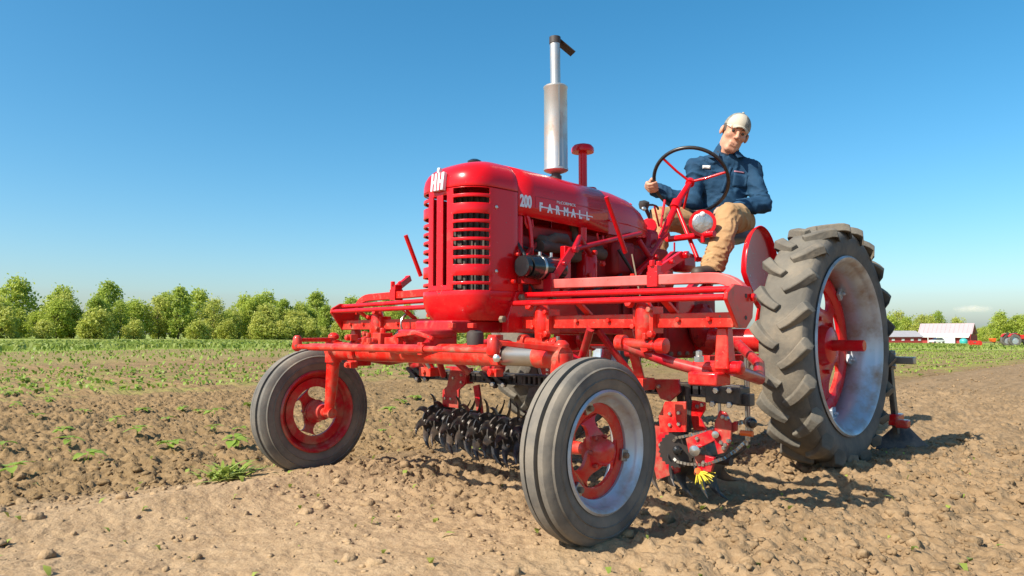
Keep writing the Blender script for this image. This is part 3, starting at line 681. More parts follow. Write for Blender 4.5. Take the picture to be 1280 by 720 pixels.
def rear_wheel(s):
    c = Vector((-2.11, .95 * s, .665)); ax = Vector((0, s, 0))
    prof = [(.470, -.105), (.505, -.116), (.555, -.128), (.595, -.125), (.622, -.112), (.636, -.09), (.644, -.05), (.646, 0), (.644, .05), (.636, .09), (.622, .112), (.595, .125), (.555, .128), (.505, .116), (.470, .105), (.475, 0)]
    t = B().lathe(prof, c, ax, 96, closed=True).build('rear_wheel', M['rubber'], TR, smooth=50)
    t.data.materials.append(M['tread'])
    for f in t.data.polygons:
        h_ = abs(f.center.y - c.y); r_ = math.hypot(f.center.x + TR.location.x - c.x, f.center.z - c.z)
        if r_ > .60 and h_ < .115: f.material_index = 1
    b = B(); N = 21
    e1 = Vector((1, 0, 0)); e2 = Vector((0, 0, 1))
    for side in (-1, 1):
        for k in range(N):
            th0 = 2 * math.pi * (k + (.5 if side > 0 else 0)) / N
            rings = []
            for i in range(8):
                q = i / 7
                h = side * (.006 + .128 * min(1, q / .86) ** .92)
                r = .640 if q < .6 else .640 - .012 * ((q - .6) / .26) ** 2
                if q > .87: r = .592; h = side * .130
                th = th0 + .12 * q + .09 * q * q
                hw = .020 + .010 * q
                top = .031 if q < .9 else .008
                if i == 0: top = .030
                radv = e1 * math.cos(th) + e2 * math.sin(th); tanv = -e1 * math.sin(th) + e2 * math.cos(th)
                base = c + Vector((0, h, 0)) + radv * (r - .012)
                # the lug leans with its own direction
                dirv = (Vector((0, side, 0)) * .75 + tanv * .62).normalized(); wv = dirv.cross(radv).normalized()
                if q > .87: up = Vector((0, side, 0)) * .35 + radv * .6
                else: up = radv
                tp = base + radv * .012 + up * top
                rings.append([base - wv * hw * 1.35, base + wv * hw * 1.35, tp + wv * hw * .85, tp - wv * hw * .85])
            b.loft(rings)
    lg = b.build('lug_tread', M['tread'], t, .009, smooth=50)
    b = B()
    b.lathe([(.476, .108), (.492, .121), (.482, .130), (.466, .122), (.458, .10), (.452, .085), (.425, .06), (.425, -.06), (.452, -.085), (.458, -.10), (.466, -.122), (.482, -.130), (.492, -.121), (.476, -.108), (.468, -.085), (.437, -.05), (.437, .05), (.468, .085)], c, ax, 96, closed=True)
    b.build('rim', M['rim'], t, smooth=50)
    b = B(); h0 = -.075
    b.lathe([(.335, h0 - .01), (.430, h0 - .01), (.430, h0 + .012), (.395, h0 + .03), (.365, h0 + .028), (.335, h0 + .01)], c, ax, 80, closed=True)
    spokes(b, c + ax * h0, ax, .19, .345, 6, .045, .02, .03, a0=.3, flare=1.3)
    b.lathe([(.03, h0 - .03), (.20, h0 + .005), (.205, h0 + .035), (.17, h0 + .045), (.14, h0 + .035), (.115, h0 + .04), (.10, h0 + .09), (.075, h0 + .10), (.03, h0 + .10)], c, ax, 56)
    b.build('disc', red, t, smooth=45)
    b = B(); b.tube([c + ax * (h0 + .05), c + ax * .185], .031, 24); b.lathe([(.031, .182), (.029, .188), (.004, .188)], c, ax, 24); b.build('axle_shaft', red, t, smooth=45)
    for k in range(6):
        a = .3 + 2 * math.pi * k / 6; rad = Vector((0, 0, 1)) * math.cos(a) + ax.cross(Vector((0, 0, 1))) * math.sin(a); tan = ax.cross(rad); q = Matrix((tan, rad, ax)).transposed()
        p = c + rad * .405 + ax * (h0 + .04); b = B(); b.box(p, (.055, .06, .02), q); b.tube([p, p + ax * .03], .010, 8); b.build('rim_clamp', M['rim'], t, .004)
        p = c + rad * .155 + ax * (h0 + .042); b = B(); b.bolt(p, ax, .014, .016); b.build('lug_nut', red, t)
    return t
rear_wheel(1); rear_wheel(-1)

# --- nose: grille, chin and cap share one plan curve
XF, XC, HB, XS = -.085, -.255, .213, -.378
def plan_pts():
    pts = []; n_ = 2.7; a = XF - XC
    for y in (0, .011, .022, .030, .040, .048, .058, .068, .076, .086): pts.append((XC + a * (1 - (y / HB) ** n_) ** (1 / n_), y))
    t0 = math.asin((.086 / HB) ** (n_ / 2))
    for i in range(1, 13):
        t = t0 + (math.pi / 2 - t0) * i / 12; pts.append((XC + a * max(0, math.cos(t)) ** (2 / n_), HB * math.sin(t) ** (2 / n_)))
    for x_ in (-.285, -.315, -.345, XS): pts.append((x_, HB))
    return pts
PL = plan_pts(); NP = len(PL)
COLS = [(x_, -y_) for x_, y_ in PL[::-1]] + PL[1:]
def top_w(z):
    t = min(1, max(0, (z - 1.39) / .155)); return (1 - t ** 2.5) ** (1 / 2.5)
def shell(name, zs, keep, prm, bottom=False, parent=TR, thick=.008, m=red):
    vs_, fs_ = [], []; n_ = len(COLS)
    for z in zs:
        sx, sy = 1., 1.
        if z > 1.39: t = min(1, (z - 1.39) / .155); sy = top_w(z); sx = (1 - t ** 3.2) ** (1 / 2.)
        if z < .925: t = (.925 - z) / .135; sx = 1 - .17 * t ** 3; sy = 1 - .13 * t ** 3
        for x_, y_ in COLS: vs_.append((XS + (x_ - XS) * sx, y_ * max(sy, .0), z))
    for i in range(len(zs) - 1):
        for j in range(n_ - 1):
            zc = (zs[i] + zs[i + 1]) / 2; jl = j if j < NP - 1 else j
            k_ = abs(j + .5 - (n_ - 1) / 2)       # cell distance from the centre line
            if keep(zc, k_, (COLS[j][0] + COLS[j + 1][0]) / 2): fs_.append((i * n_ + j, i * n_ + j + 1, (i + 1) * n_ + j + 1, (i + 1) * n_ + j))
    if bottom: fs_.append(tuple(range(n_)))
    o = mesh_obj(name, vs_, fs_, m, parent, 0, 40)
    md = o.modifiers.new('thick', 'SOLIDIFY'); md.thickness = thick; md.offset = -1
    bv = o.modifiers.new('bevel', 'BEVEL'); bv.width = .0022; bv.segments = 2; bv.limit_method = 'ANGLE'; bv.angle_limit = R(45)
    return o
SLOTS = (.936, .976, 1.052, 1.092, 1.133, 1.173, 1.213, 1.254, 1.328, 1.370)
zs = sorted(set([.928, 1.3875, .9505, 1.3695 - .012] + [round(s_ + d_, 4) for s_ in SLOTS for d_ in (-.0128, .0128)]))
zs = [z for i, z in enumerate(zs) if i == 0 or z - zs[i - 1] > .002]
def keep_grille(z, k_, x_):
    if 2 <= k_ <= 5 and .9505 < z < 1.357: return False       # the two upright slots
    if k_ > 9 and x_ > -.205 and any(abs(z - s_) < .0128 for s_ in SLOTS): return False
    return True
grille = shell('grille', zs, keep_grille, 0, thick=.008)
shell('chin', [.79, .80, .815, .835, .855, .875, .90, .924], lambda *a: True, 0, bottom=True)
tz = [1.391] + [1.39 + .155 * (1 - (1 - i / 10) ** 2) for i in range(1, 11)]
nose_cap = shell('nose_cap', tz, lambda *a: True, 0)
for yy, zz in ((.2135, 1.30), (.2135, 1.01)):
    b = B(); b.lathe([(.009, -.004), (.009, .003), (.004, .007), (.001, .007)], (-.238, yy, zz), (0, 1, 0), 16); b.build('screw', M['chrome'], grille)
b = B(); b.lathe([(.022, -.006), (.022, .0035), (.014, .004), (.002, .0)], (XF - .004, 0, .927), (1, 0, 0), 20); b.build('crank_hole_plug', M['dark'], grille)
# crest plate on the nose: two uprights and a crossbar joined to an upright bar
ez = Vector((-.10, 0, 1)).normalized(); ey = Vector((0, 1, 0)); eo = Vector((-.078, 0, 1.420)); q = Matrix((ey.cross(ez), ey, ez)).transposed()
b = B(); b.box(eo, (.020, .088, .084), q); b.box(eo + ez * .052, (.020, .015, .03), q); crest = b.build('crest', M['emblem'], nose_cap, .002)
for yy, zz, w_, h_ in ((-.0235, .026, .007, .036), (-.0235, -.026, .007, .036), (.0235, .026, .007, .036), (.0235, -.026, .007, .036), (0, 0, .005, .084)):
    b = B(); b.box(eo + ey * yy + ez * zz, (.0225, w_, h_), q); b.build('crest_slit', drk, crest)
b = B(); b.box((-.318, 0, 1.14), (.05, .36, .50)); rad = b.build('radiator', M['radiator'], TR)
b = B()
for k in range(9): b = B(); b.box((-.289, -.16 + k * .04, 1.14), (.010, .012, .49)); b.build('core_tube', M['radiator'], rad)
b = B(); b.lathe([(.03, 0), (.034, .006), (.034, .02), (.02, .028), (.004, .03)], (-.30, 0, 1.535), (0, 0, 1), 24); b.build('radiator_cap', M['gen'], TR)

# --- hood and fuel tank
def hood_ring(x, w, zb, zt, zs_=1.39):
    pts = [(w, zb), (w, (zb + zs_) / 2), (w, zs_)]
    for i in range(1, 10):
        t = math.pi / 2 * i / 9; pts.append((w * math.cos(t) ** .8, zs_ + (zt - zs_) * math.sin(t) ** .8))
    full = pts + [(-y, z) for y, z in pts[-2::-1]]
    return [Vector((x, y, z)) for y, z in full]
def open_loft(rings):
    n_ = len(rings[0]); vs_ = [p for r_ in rings for p in r_]
    return vs_, [(i * n_ + j, i * n_ + j + 1, (i + 1) * n_ + j + 1, (i + 1) * n_ + j) for i in range(len(rings) - 1) for j in range(n_ - 1)]
v_, f_ = open_loft([hood_ring(x, w, zb, zt) for x, w, zb, zt in ((-.382, .213, 1.284, 1.545), (-.5, .212, 1.280, 1.545), (-.8, .208, 1.272, 1.540), (-1.08, .204, 1.262, 1.532))])
hood = mesh_obj('hood', v_, f_, red, TR); md = hood.modifiers.new('thick', 'SOLIDIFY'); md.thickness = .006; md.offset = -1
b = B(); b.loft([hood_ring(x, w, zb, zt, zs_) for x, w, zb, zt, zs_ in ((-1.084, .203, 1.262, 1.531, 1.39), (-1.2, .200, 1.262, 1.527, 1.385), (-1.34, .190, 1.27, 1.510, 1.375), (-1.46, .168, 1.28, 1.470, 1.355), (-1.55, .135, 1.292, 1.415, 1.335), (-1.60, .09, 1.305, 1.36, 1.325))])
tank = b.build('fuel_tank', red, TR, smooth=45)
b = B(); b.lathe([(.036, 0), (.036, .02), (.03, .028), (.004, .03)], (-1.19, .0, 1.525), (0, 0, 1), 20); b.build('tank_cap', red, tank)
b = B(); b.sweep([(-1.09, .206, 1.335), (-1.25, .202, 1.335), (-1.4, .183, 1.33), (-1.52, .15, 1.325)], [(-.004, -.004), (.004, -.004), (.004, .004), (-.004, .004)]); b.build('moulding', red, tank)
def word(txt, size, x, z, name, m, y=.2145, sx=1., extr=.0015, tilt=0., off=.0):
    cu = bpy.data.curves.new(name, 'FONT'); cu.body = txt; cu.size = size; cu.extrude = extr; cu.space_character = 1; cu.offset = off
    to = bpy.data.objects.new(name, cu); col.objects.link(to); bpy.context.view_layer.update()
    me = bpy.data.meshes.new_from_object(to.evaluated_get(bpy.context.evaluated_depsgraph_get())); bpy.data.objects.remove(to)
    o = bpy.data.objects.new(name, me); col.objects.link(o); me.materials.clear(); me.materials.append(m)
    o.parent = hood; lo = Vector(root_of(hood).location)
    o.matrix_local = Matrix.Translation(Vector((x, y, z)) - lo) @ Matrix.Rotation(math.pi, 4, 'Z') @ Matrix.Rotation(math.pi / 2, 4, 'X') @ Matrix.Rotation(tilt, 4, 'Z') @ Matrix.Diagonal((sx, 1, 1, 1))
    return o
word('200', .078, -.392, 1.325, 'model_number', M['letter'], sx=.66, off=.003)
for i, ch in enumerate('FARMALL'):
    word(ch, .056, -.527 - i * .0605, 1.319 - i * .0003, 'letter', M['letter'], y=.2125 - i * .0009, sx=.82, off=.0028)
b = B(); b.bar((-.527, .2118, 1.339), (-.945, .2055, 1.336), .004, .006); b.build('letter_line', M['letter'], hood)
word('McCORMICK', .0205, -.655, 1.3705, 'maker_name', M['letter'], y=.2105, sx=1.25)
b = B()
b.bar((-.50, .2125, 1.385), (-1.04, .205, 1.381), .002, .004); b.bar((-.50, .2125, 1.385), (-.50, .2125, 1.33), .002, .004, up=(1, 0, 0)); b.build('pressed_line', drk, hood)

# --- exhaust and air intake
b = B(); X = -.893
b.tube([(X, 0, 1.52), (X, 0, 1.60)], .024, 20); b.tube([(X, 0, 1.535), (X, 0, 1.575)], .031, 20); b.build('exhaust_clamp', M['dark'], TR)
b = B(); b.lathe([(.03, 1.588), (.058, 1.598), (.066, 1.604), (.066, 1.612), (.063, 1.618), (.063, 2.048), (.066, 2.052), (.066, 2.060), (.058, 2.066), (.028, 2.075)], (X, 0, 0), (0, 0, 1), 40)
muf = b.build('muffler', M['muffler'], TR)
b = B(); b.bar((X + .035, .054, 1.62), (X + .035, .054, 2.05), .006, .004, up=(1, 1, 0)); b.build('seam', M['steel'], muf)
b = B(); b.tube([(X, 0, 2.06), (X + .003, 0, 2.2), (X + .004, 0, 2.318)], .0275, 24); b.build('stack_pipe', M['muffler'], TR)
b = B(); b.tube([(X + .004, 0, 2.300), (X + .004, 0, 2.335)], .031, 24)
p = Vector((X - .03, .0, 2.318)); q = Vector((-.62, .30, -.45)).normalized(); b.bar(p - q * .01, p + q * .10, .055, .005, up=(-.5, .1, .8)); b.tube([p + Vector((.02, 0, 0)), p + q * .03], .008, 8); b.build('rain_flap', M['dark'], TR)
b = B(); b.tube([(-1.122, 0, 1.50), (-1.122, 0, 1.765)], .024, 20); pipe = b.build('intake_pipe', red, TR)
b = B(); b.lathe([(.02, 1.742), (.062, 1.742), (.064, 1.752), (.062, 1.768), (.05, 1.782), (.024, 1.790), (.004, 1.791)], (-1.122, 0, 0), (0, 0, 1), 36); b.build('intake_cap', red, pipe)

# --- engine
b = B(); b.box((-.88, 0, 1.0), (.80, .26, .42)); b.box((-.85, .05, 1.225), (.62, .20, .07)); b.box((-.86, .11, .84), (.78, .08, .16)); eng = b.build('engine_block', dirty, TR, .012)
b = B()
for xx in (-.60, -.74, -.88, -1.02): b.tube([(xx, .12, 1.20), (xx - .01, .175, 1.185), (xx - .03, .185, 1.15)], .026, 12)
b.tube([(-.56, .185, 1.15), (-.80, .19, 1.165), (-1.06, .185, 1.15)], .03, 14); b.tube([(-.86, .18, 1.17), (-.88, .12, 1.35), (-.89, 0, 1.5)], .026, 12); b.build('manifold', M['manifold'], TR, smooth=60)
b = B(); b.tube([(-.62, .17, 1.175), (-.66, .20, 1.20), (-.72, .205, 1.20), (-.76, .19, 1.17)], .028, 12); b.lathe([(.03, 0), (.045, .01), (.045, .07), (.028, .085)], (-.79, .20, 1.09), (0, 0, 1), 18); b.build('carburettor', M['manifold'], TR, smooth=60)
b = B(); b.lathe([(.012, -.03), (.046, -.028), (.05, -.016), (.05, -.006), (.03, -.002), (.03, .004), (.052, .008), (.054, .04), (.056, .06), (.056, .225), (.05, .24), (.02, .25)], (-.365, .275, 1.037), (-1, 0, 0), 28); gen = b.build('generator', M['gen'], TR)
b = B(); b.lathe([(.0575, .075), (.0575, .09)], (-.365, .275, 1.037), (-1, 0, 0), 28); b.tube([(-.46, .275, 1.09), (-.46, .275, 1.11)], .008, 8); b.tube([(-.54, .275, 1.09), (-.54, .275, 1.112)], .008, 8); b.build('terminal', M['chrome'], gen)
b = B(); b.box((-.45, .24, .975), (.16, .05, .03)); b.build('generator_mount', dirty, TR, .003)
b = B(); b.bar((-.39, .25, 1.08), (-.52, .19, 1.16), .02, .025); b.build('generator_bracket', dirty, TR, .003)
b = B(); b.tube([(-.40, .10, 1.20), (-.385, .19, 1.17), (-.385, .25, 1.09), (-.40, .27, 1.035), (-.395, .2, .97), (-.40, .1, .93)], .008, 8); b.build('fan_belt', M['hose'], TR)
b = B(); b.tube([(-.43, .19, 1.14), (-.50, .225, 1.12), (-.60, .225, 1.09), (-.70, .215, 1.02)], .006, 8); b.tube([(-.55, .2, .98), (-.62, .235, .945), (-.75, .235, .935), (-.85, .215, .96)], .007, 8); b.build('wiring', M['hose'], TR)
for x0, z0 in ((-.43, 1.27), (-.98, 1.245)):
    b = B(); b.tube([(x0, .208, z0 + .01), (x0, .212, z0 - .02), (x0 - .012, .214, z0 - .042), (x0 - .034, .214, z0 - .046), (x0 - .05, .212, z0 - .03), (x0 - .05, .208, z0)], .0055, 8); b.build('hood_latch', red, TR)
b = B(); p0 = U(728, 285, y=.20); p1 = U(729, 350, y=.20); b.tube([p0, p1], .022, 18); b.lathe([(.02, 0), (.055, .01), (.055, .16), (.05, .18), (.022, .19)], (p1.x - .03, p1.y, p1.z - .05), (0, 0, 1), 24); b.build('air_cleaner', red, TR)
b = B(); b.box((-.400, 0, 1.085), (.036, .43, .40)); b.box((-.40, 0, .90), (.06, .44, .05)); b.build('radiator_shroud', red, TR, .012)
b = B()
rings = []
for i in range(13):
    a = math.pi / 2 * (1 - 2 * i / 12); rings.append([Vector((-.420 - .035 * math.cos(a) - d_, .222 + e, 1.085 + .195 * math.sin(a))) for d_, e in ((0, -.004), (.018, -.004), (.018, .004), (0, .004))])
b.loft(rings); b.build('fan_guard', red, TR, smooth=50)
# --- chassis
for s in (1, -1):
    b = B(); b.loft([[Vector((x, s * (.205 + e), z)) for e, z in ((-.02, z0), (.02, z0), (.02, z1), (-.02, z1))] for x, z0, z1 in ((-.30, .735, .80), (-.36, .735, .925), (-.74, .735, .925), (-.80, .735, .83), (-1.36, .72, .80))]); rl = b.build('side_rail', red, TR, .005)
    if s > 0:
        for px, py in ((627, 399), (672, 402), (651, 372), (690, 372)):
            p = U(px, py, y=.226); b = B(); b.bolt(p, (0, 1, 0), .016, .016); b.build('bolt', M['rust'], rl)
b = B(); b.box((-.20, 0, .765), (.30, .26, .05)); b.lathe([(.09, .64), (.10, .66), (.10, .70), (.13, .72), (.13, .75)], (-.02, 0, 0), (0, 0, 1), 28); b.box((-.02, 0, .70), (.16, .22, .06)); b.build('front_bolster', drk, TR, .008)
for px, w_ in ((565, .03), (590, .035)):
    p = U(px, 407, x=.02); b = B(); b.box(p, (.02, w_, .02)); b.build('lug', worn, TR, .002)
b = B(); b.box((-1.50, 0, .85), (.50, .26, .36)); b.box((-2.0, 0, .79), (.60, .32, .42)); b.box((-1.35, 0, .80), (.3, .22, .24)); b.lathe([(.05, 0), (.14, .0), (.14, .05), (.09, .07), (.05, .07)], (-2.05, .17, .78), (0, 1, 0), 32); trn = b.build('transmission', dirty, TR, .025)
for k in range(10):
    a = 2 * math.pi * k / 10; b = B(); b.bolt((-2.05 + .125 * math.cos(a), .22, .78 + .125 * math.sin(a)), (0, 1, 0), .012, .01); b.build('bolt', dirty, trn)
for s in (1, -1):
    b = B(); b.lathe([(.10, .16), (.10, .22), (.072, .26), (.068, .70), (.085, .72), (.085, .80), (.05, .80)], (-2.11, 0, .69), (0, s, 0), 32); b.build('rear_axle_housing', red, TR)
# --- front axle
b = B(); b.tube([(0, -.66, .642), (0, .50, .645)], .044, 28); ax_ = b.build('front_axle', worn, TR)
for s in (1, -1):
    YK = .735 if s < 0 else .80
    b = B(); b.tube([(0, s * .49, .645), (0, s * (YK - .07), .645)], .0385, 28); b.build('axle_extension', M['steel'] if s > 0 else worn, ax_)
    b = B(); b.tube([(0, s * (YK - .12), .645), (0, s * (YK + .02), .645)], .043, 28); b.tube([(0, s * YK, .585), (0, s * YK, .695 if s < 0 else .66)], .042, 24); b.build('knuckle', worn, ax_)
    b = B(); b.tube([(0, s * YK, .70 if s < 0 else .655), (0, s * YK, .60), (0, s * (YK + .015), .45), (0, s * (YK + .03), .345)], [.03, .034, .030, .026], 18); b.tube([(0, s * (YK + .03), .345), (0, s * (YK + .03), .32)], .032, 18); b.tube([(0, s * YK, .325), (0, s * .91, .325)], [.026, .022], 18); b.build('spindle', worn, TR)
    b = B(); zA = .70 if s < 0 else .672; b.bar((0, s * YK, zA), (.22, s * .685, .70), .04, .022, w1=.026, h1=.018); b.lathe([(.012, zA), (.028, zA + .005), (.028, zA + .022), (.013, zA + .036)], (0, s * YK, 0), (0, 0, 1), 18); b.lathe([(.006, .645), (.022, .655), (.026, .67), (.022, .69), (.02, .71), (.012, .722), (.004, .723)], (.235, s * .682, 0), (0, 0, 1), 18); b.build('steering_arm', worn, TR, .003)
    # clamp castings along the axle tube
    y_ = s * .50
    b = B(); rr = []
    for k in range(15):
        a = R(-35) + R(250) * k / 14; rr.append([Vector((.049 * math.cos(a) * q + .0, y_ + e, .645 + .049 * math.sin(a) * q)) for q, e in ((.97, -.022), (1.28, -.022), (1.28, .022), (.97, .022))])
    b.loft(rr)
    for zz in (.712, .58): b.box((.045, y_, zz), (.04, .045, .03)); b.bolt((.066, y_, zz), (1, 0, 0), .013, .014)
    b.build('axle_clamp', worn, TR, .004)
b = B(); b.tube([(.235, -.68, .668), (.235, -.56, .668)], .013, 14); b.tube([(.235, -.56, .668), (.235, .30, .672)], .017, 16); b.tube([(.235, .30, .672), (.235, .68, .672)], .012, 14); tie = b.build('tie_rod', worn, TR)
p = U(621, 448, x=.25); b = B(); b.lathe([(.004, -.02), (.013, -.01), (.013, .006), (.004, .01)], p, (1, .6, 0), 16); b.build('tie_rod_bolt', M['chrome'], tie)
b = B(); b.box((.225, .27, .672), (.03, .03, .05)); b.build('tie_rod_clamp', worn, tie, .003)
b = B(); b.box((.225, -.10, .672), (.035, .06, .045)); b.bolt((.235, -.115, .694), (0, 0, 1), .012, .018); b.bolt((.235, -.08, .694), (0, 0, 1), .012, .018); b.build('tie_rod_clamp', worn, tie, .003)
p = U(594, 422, x=.0); b = B(); b.lathe([(.034, -.03), (.036, .0), (.034, .02), (.022, .03), (.003, .032)], p, (0, 0, 1), 24); b.build('rubber_bump_stop', M['dark'], TR)
b = B(); b.lathe([(.03, -.09), (.040, -.06), (.038, -.03)], p, (0, 0, 1), 24); b.build('bump_stop_seat', worn, TR)
p = U(503, 422, x=.0); b = B(); b.lathe([(.034, -.03), (.036, .0), (.034, .02), (.022, .03), (.003, .032)], p, (0, 0, 1), 24); b.build('rubber_bump_stop', M['dark'], TR)
# drag link and arm from the steering gear
b = B(); b.sweep([(.10, -.12, .70), (.13, .0, .725), (.12, .10, .735), (.08, .16, .71)], [(-.012, -.009), (.012, -.009), (.012, .009), (-.012, .009)]); b.box((.10, -.17, .705), (.07, .06, .06)); b.bolt((.1, -.17, .735), (0, 0, 1), .014, .02); b.bolt((.14, -.17, .70), (1, 0, 0), .014, .02); b.box((.12, -.06, .69), (.03, .10, .05)); b.build('steering_gear_arm', worn, TR, .004)
p = U(498, 437, x=.10)
for dx in (0, .045): b = B(); b.lathe([(.004, -.02), (.02, -.014), (.024, 0), (.018, .012), (.004, .018)], p + Vector((0, dx * 1.6, 0)), (0, 0, 1), 16); b.build('ball_joint', worn, TR)

# --- operator station
b = B(); b.box((-1.63, 0, 1.20), (.13, .26, .30)); b.box((-1.72, 0, 1.10), (.16, .30, .2)); b.build('dash_housing', drk, TR, .03)
HUB = Vector((-2.25, .01, 1.745)); NW = Vector((-.72, -.25, .65)).normalized()
b = B(); b.tube([(-1.80, 0, 1.20), (-2.09, 0, 1.575), HUB - NW * .02], [.024, .022, .020], 18); b.tube([(-2.065, 0, 1.545), (-2.10, 0, 1.59)], .034, 18); b.build('steering_column', red, TR)
b = B(); p = U(873, 326, y=.2); b.tube([(-2.08, .0, 1.57), p], .014, 14); b.bolt(p, (0, 0, 1), .025, .02); b.build('column_brace', red, TR)
a1 = NW.cross(Vector((0, 0, 1))).normalized(); a2 = NW.cross(a1)
b = B(); n1, n2 = 56, 10; rings = []
for i in range(n1):
    t = 2 * math.pi * i / n1; e = a1 * math.cos(t) + a2 * math.sin(t)
    rings.append([HUB + NW * .012 + e * (.245 + .0125 * math.cos(2 * math.pi * k / n2)) + NW * .0125 * math.sin(2 * math.pi * k / n2) for k in range(n2)])
b.loft(rings, closed=True); stw = b.build('steering_wheel', M['wheelrim'], TR, smooth=80)
b = B()
for t in (R(-10), R(110), R(230)):
    e = a1 * math.cos(t) + a2 * math.sin(t); b.tube([HUB - NW * .005, HUB - NW * .008 + e * .12, HUB + NW * .01 + e * .24], .0085, 10)
b.lathe([(.01, -.035), (.03, -.03), (.03, .0), (.022, .012), (.004, .016)], HUB, NW, 20); b.build('spokes', red, stw, smooth=50)
LP = U(878, 279, y=.25); LD = Vector((.80, .56, -.05)).normalized()
b = B(); b.lathe([(.01, -.08), (.042, -.07), (.068, -.042), (.080, -.012), (.083, .0), (.083, .011), (.074, .011)], LP, LD, 40); lamp = b.build('headlamp', red, TR)
b = B(); b.lathe([(.0755, .002), (.070, .009), (.046, .016), (.002, .019)], LP, LD, 36); b.build('lens', M['lens'], lamp)
b = B(); b.lathe([(.004, .016), (.016, .02), (.004, .027)], LP + Vector((0, 0, .055)), LD, 14); b.build('bulb_shield', M['white'], lamp)
p0 = U(836, 299, y=-.02); p1 = U(893, 292, y=.33)
b = B(); b.tube([p0, p1], .020, 14); b.tube([LP + Vector((0, 0, -.075)), LP + Vector((.0, 0, -.12))], .014, 10); b.bolt(p0, (1, 0, 0), .02, .02); b.build('lamp_bar', red, TR)
p0 = U(843, 303, y=-.05); p1 = U(843, 330, y=-.05); b = B(); b.tube([p0, p1], .006, 8); b.build('lamp_bar_post', drk, TR)
# hand levers and knobs at the dash
for (x0, y0), (x1, y1), yy, r_, m_ in (((820, 285), (808, 262), 0, .007, drk), ((824, 283), (818, 258), .0, .006, drk), ((826, 284), (831, 250), -.02, .008, red), ((816, 283), (813, 262), .03, .006, M['dark'])):
    b = B(); b.tube([U(x0, y0, y=yy), U(x1, y1, y=yy)], r_, 8); b.build('control_lever', m_, TR)
p = U(805, 256, y=0); b = B(); b.lathe([(.005, -.035), (.026, -.025), (.034, .0), (.03, .02), (.004, .028)], p, (.2, .3, 1), 20); b.tube([p, U(818, 284, y=0)], .012, 10); b.build('throttle_knob', M['dark'], TR)
b = B(); b.lathe([(.003, -.006), (.014, 0), (.003, .006)], U(805, 261, y=.03), (.7, .7, 0), 12); b.build('gauge_bezel', M['chrome'], TR)
b = B(); pts = [U(814 + 9 * math.cos(t), 262 - 6 * math.sin(t), y=-.02) for t in np.linspace(0, math.pi, 8)]; b.tube(pts, .007, 8); b.build('cable_loop', M['hose'], TR)
p = U(811, 284, y=.02); b = B(); b.lathe([(.01, -.05), (.045, -.045), (.05, .0), (.046, .035), (.01, .04)], p, (.75, .5, .2), 24); b.build('magneto_switch_box', red, TR)
p = U(788, 256, y=.0); b = B(); b.tube([p, p + Vector((0, 0, -.10))], .006, 8); b.lathe([(.003, -.006), (.012, 0), (.003, .01)], p, (0, 0, 1), 10); b.build('fuel_gauge_stem', red, TR)
p = U(852, 324, y=.05); b = B(); b.box(p + Vector((0, 0, -.02)), (.20, .12, .13)); b.build('toolbox', drk, TR, .04)
# seat
b = B(); S0 = Vector((-2.72, .04, 1.40))
b.loft([[S0 + Vector((rx * math.cos(t) * q, ry * math.sin(t) * q, z + .05 * (math.cos(t) < -.3) * (q - .5))) for t in np.linspace(0, 2 * math.pi, 29)[:-1]] for rx, ry, q, z in ((.22, .23, .3, -.03), (.22, .23, .9, -.02), (.22, .23, 1.02, .015), (.22, .23, 1., .03), (.22, .23, .85, .02), (.22, .23, .3, 0))]); b.build('seat', M['seat'], TR, smooth=60)
b = B(); b.bar((-2.2, 0, 1.0), (-2.72, .03, 1.36), .06, .02); b.tube([(-2.45, 0, .98), (-2.66, .03, 1.37)], .02, 10); b.build('seat_spring', drk, TR)
p = U(890, 334, y=.30); b = B(); b.box((-1.86, .33, 1.035), (.30, .16, .012)); b.bar((-1.9, .33, 1.03), (-1.95, .16, .95), .04, .02); b.build('foot_rest', drk, TR, .003)
b = B(); b.box((-2.02, -.15, 1.15), (.28, .16, .012)); b.bar((-2.05, -.15, 1.145), (-2.05, -.15, .95), .04, .02); b.build('foot_rest', drk, TR, .003)
# fenders: dished shields in front of each rear tyre
for s in (1, -1):
    b = B(); rings = []; c = Vector((-2.10, s * .53, 1.085))
    for q, h in ((.02, .0), (.5, .0), (.85, .004), (.96, .012), (1., .03), (1.02, .045), (1.005, .05), (.985, .035), (.95, .02), (.5, .008), (.02, .008)):
        rings.append([c + Vector((.215 * q * math.cos(t) * (1 - .42 * max(0, -math.sin(t))) - .07 * q * max(0, -math.sin(t)), s * h, (.268) * q * math.sin(t) * (1 + .06 * math.sin(t)))) for t in np.linspace(0, 2 * math.pi, 41)[:-1]])
    b.loft(rings); b.bar(c + Vector((.0, s * .03, -.2)), (-2.11, s * .52, .72), .05, .012); b.build('fender', red, TR, smooth=50)
p = U(897, 397, y=.3)
# levers, rods on the left flank
def rod(name, p0, p1, r_, m_=red, n=12): b = B(); b.tube([p0, p1], r_, n); return b.build(name, m_, TR)
rod('hand_lever', U(758, 246, y=.32), U(782, 316, y=.32), .0125)
rod('lift_rod', U(710, 313, y=.30), U(800, 292, y=.22), .0135, drk)
rod('brace_rod', U(812, 312, y=.1), U(836, 292, y=.15), .009)
rod('brace_rod', U(798, 300, y=.2), U(832, 352, y=.25), .016, drk)
rod('brace_rod', U(826, 300, y=.15), U(797, 345, y=.25), .012, drk)
rod('brake_rod', U(790, 318, y=.35), U(800, 370, y=.45), .004, M['rust'], 6)
b = B(); p0 = U(707, 308, y=.30); p1 = U(707, 362, y=.30); b.bar(p0, p1, .045, .03, up=(0, 1, 0)); b.bolt(U(712, 313, y=.32), (0, 1, 0), .016, .012); b.bar(p1, (p1.x, .2, p1.z), .04, .03); b.build('rocker_post', red, TR, .004)
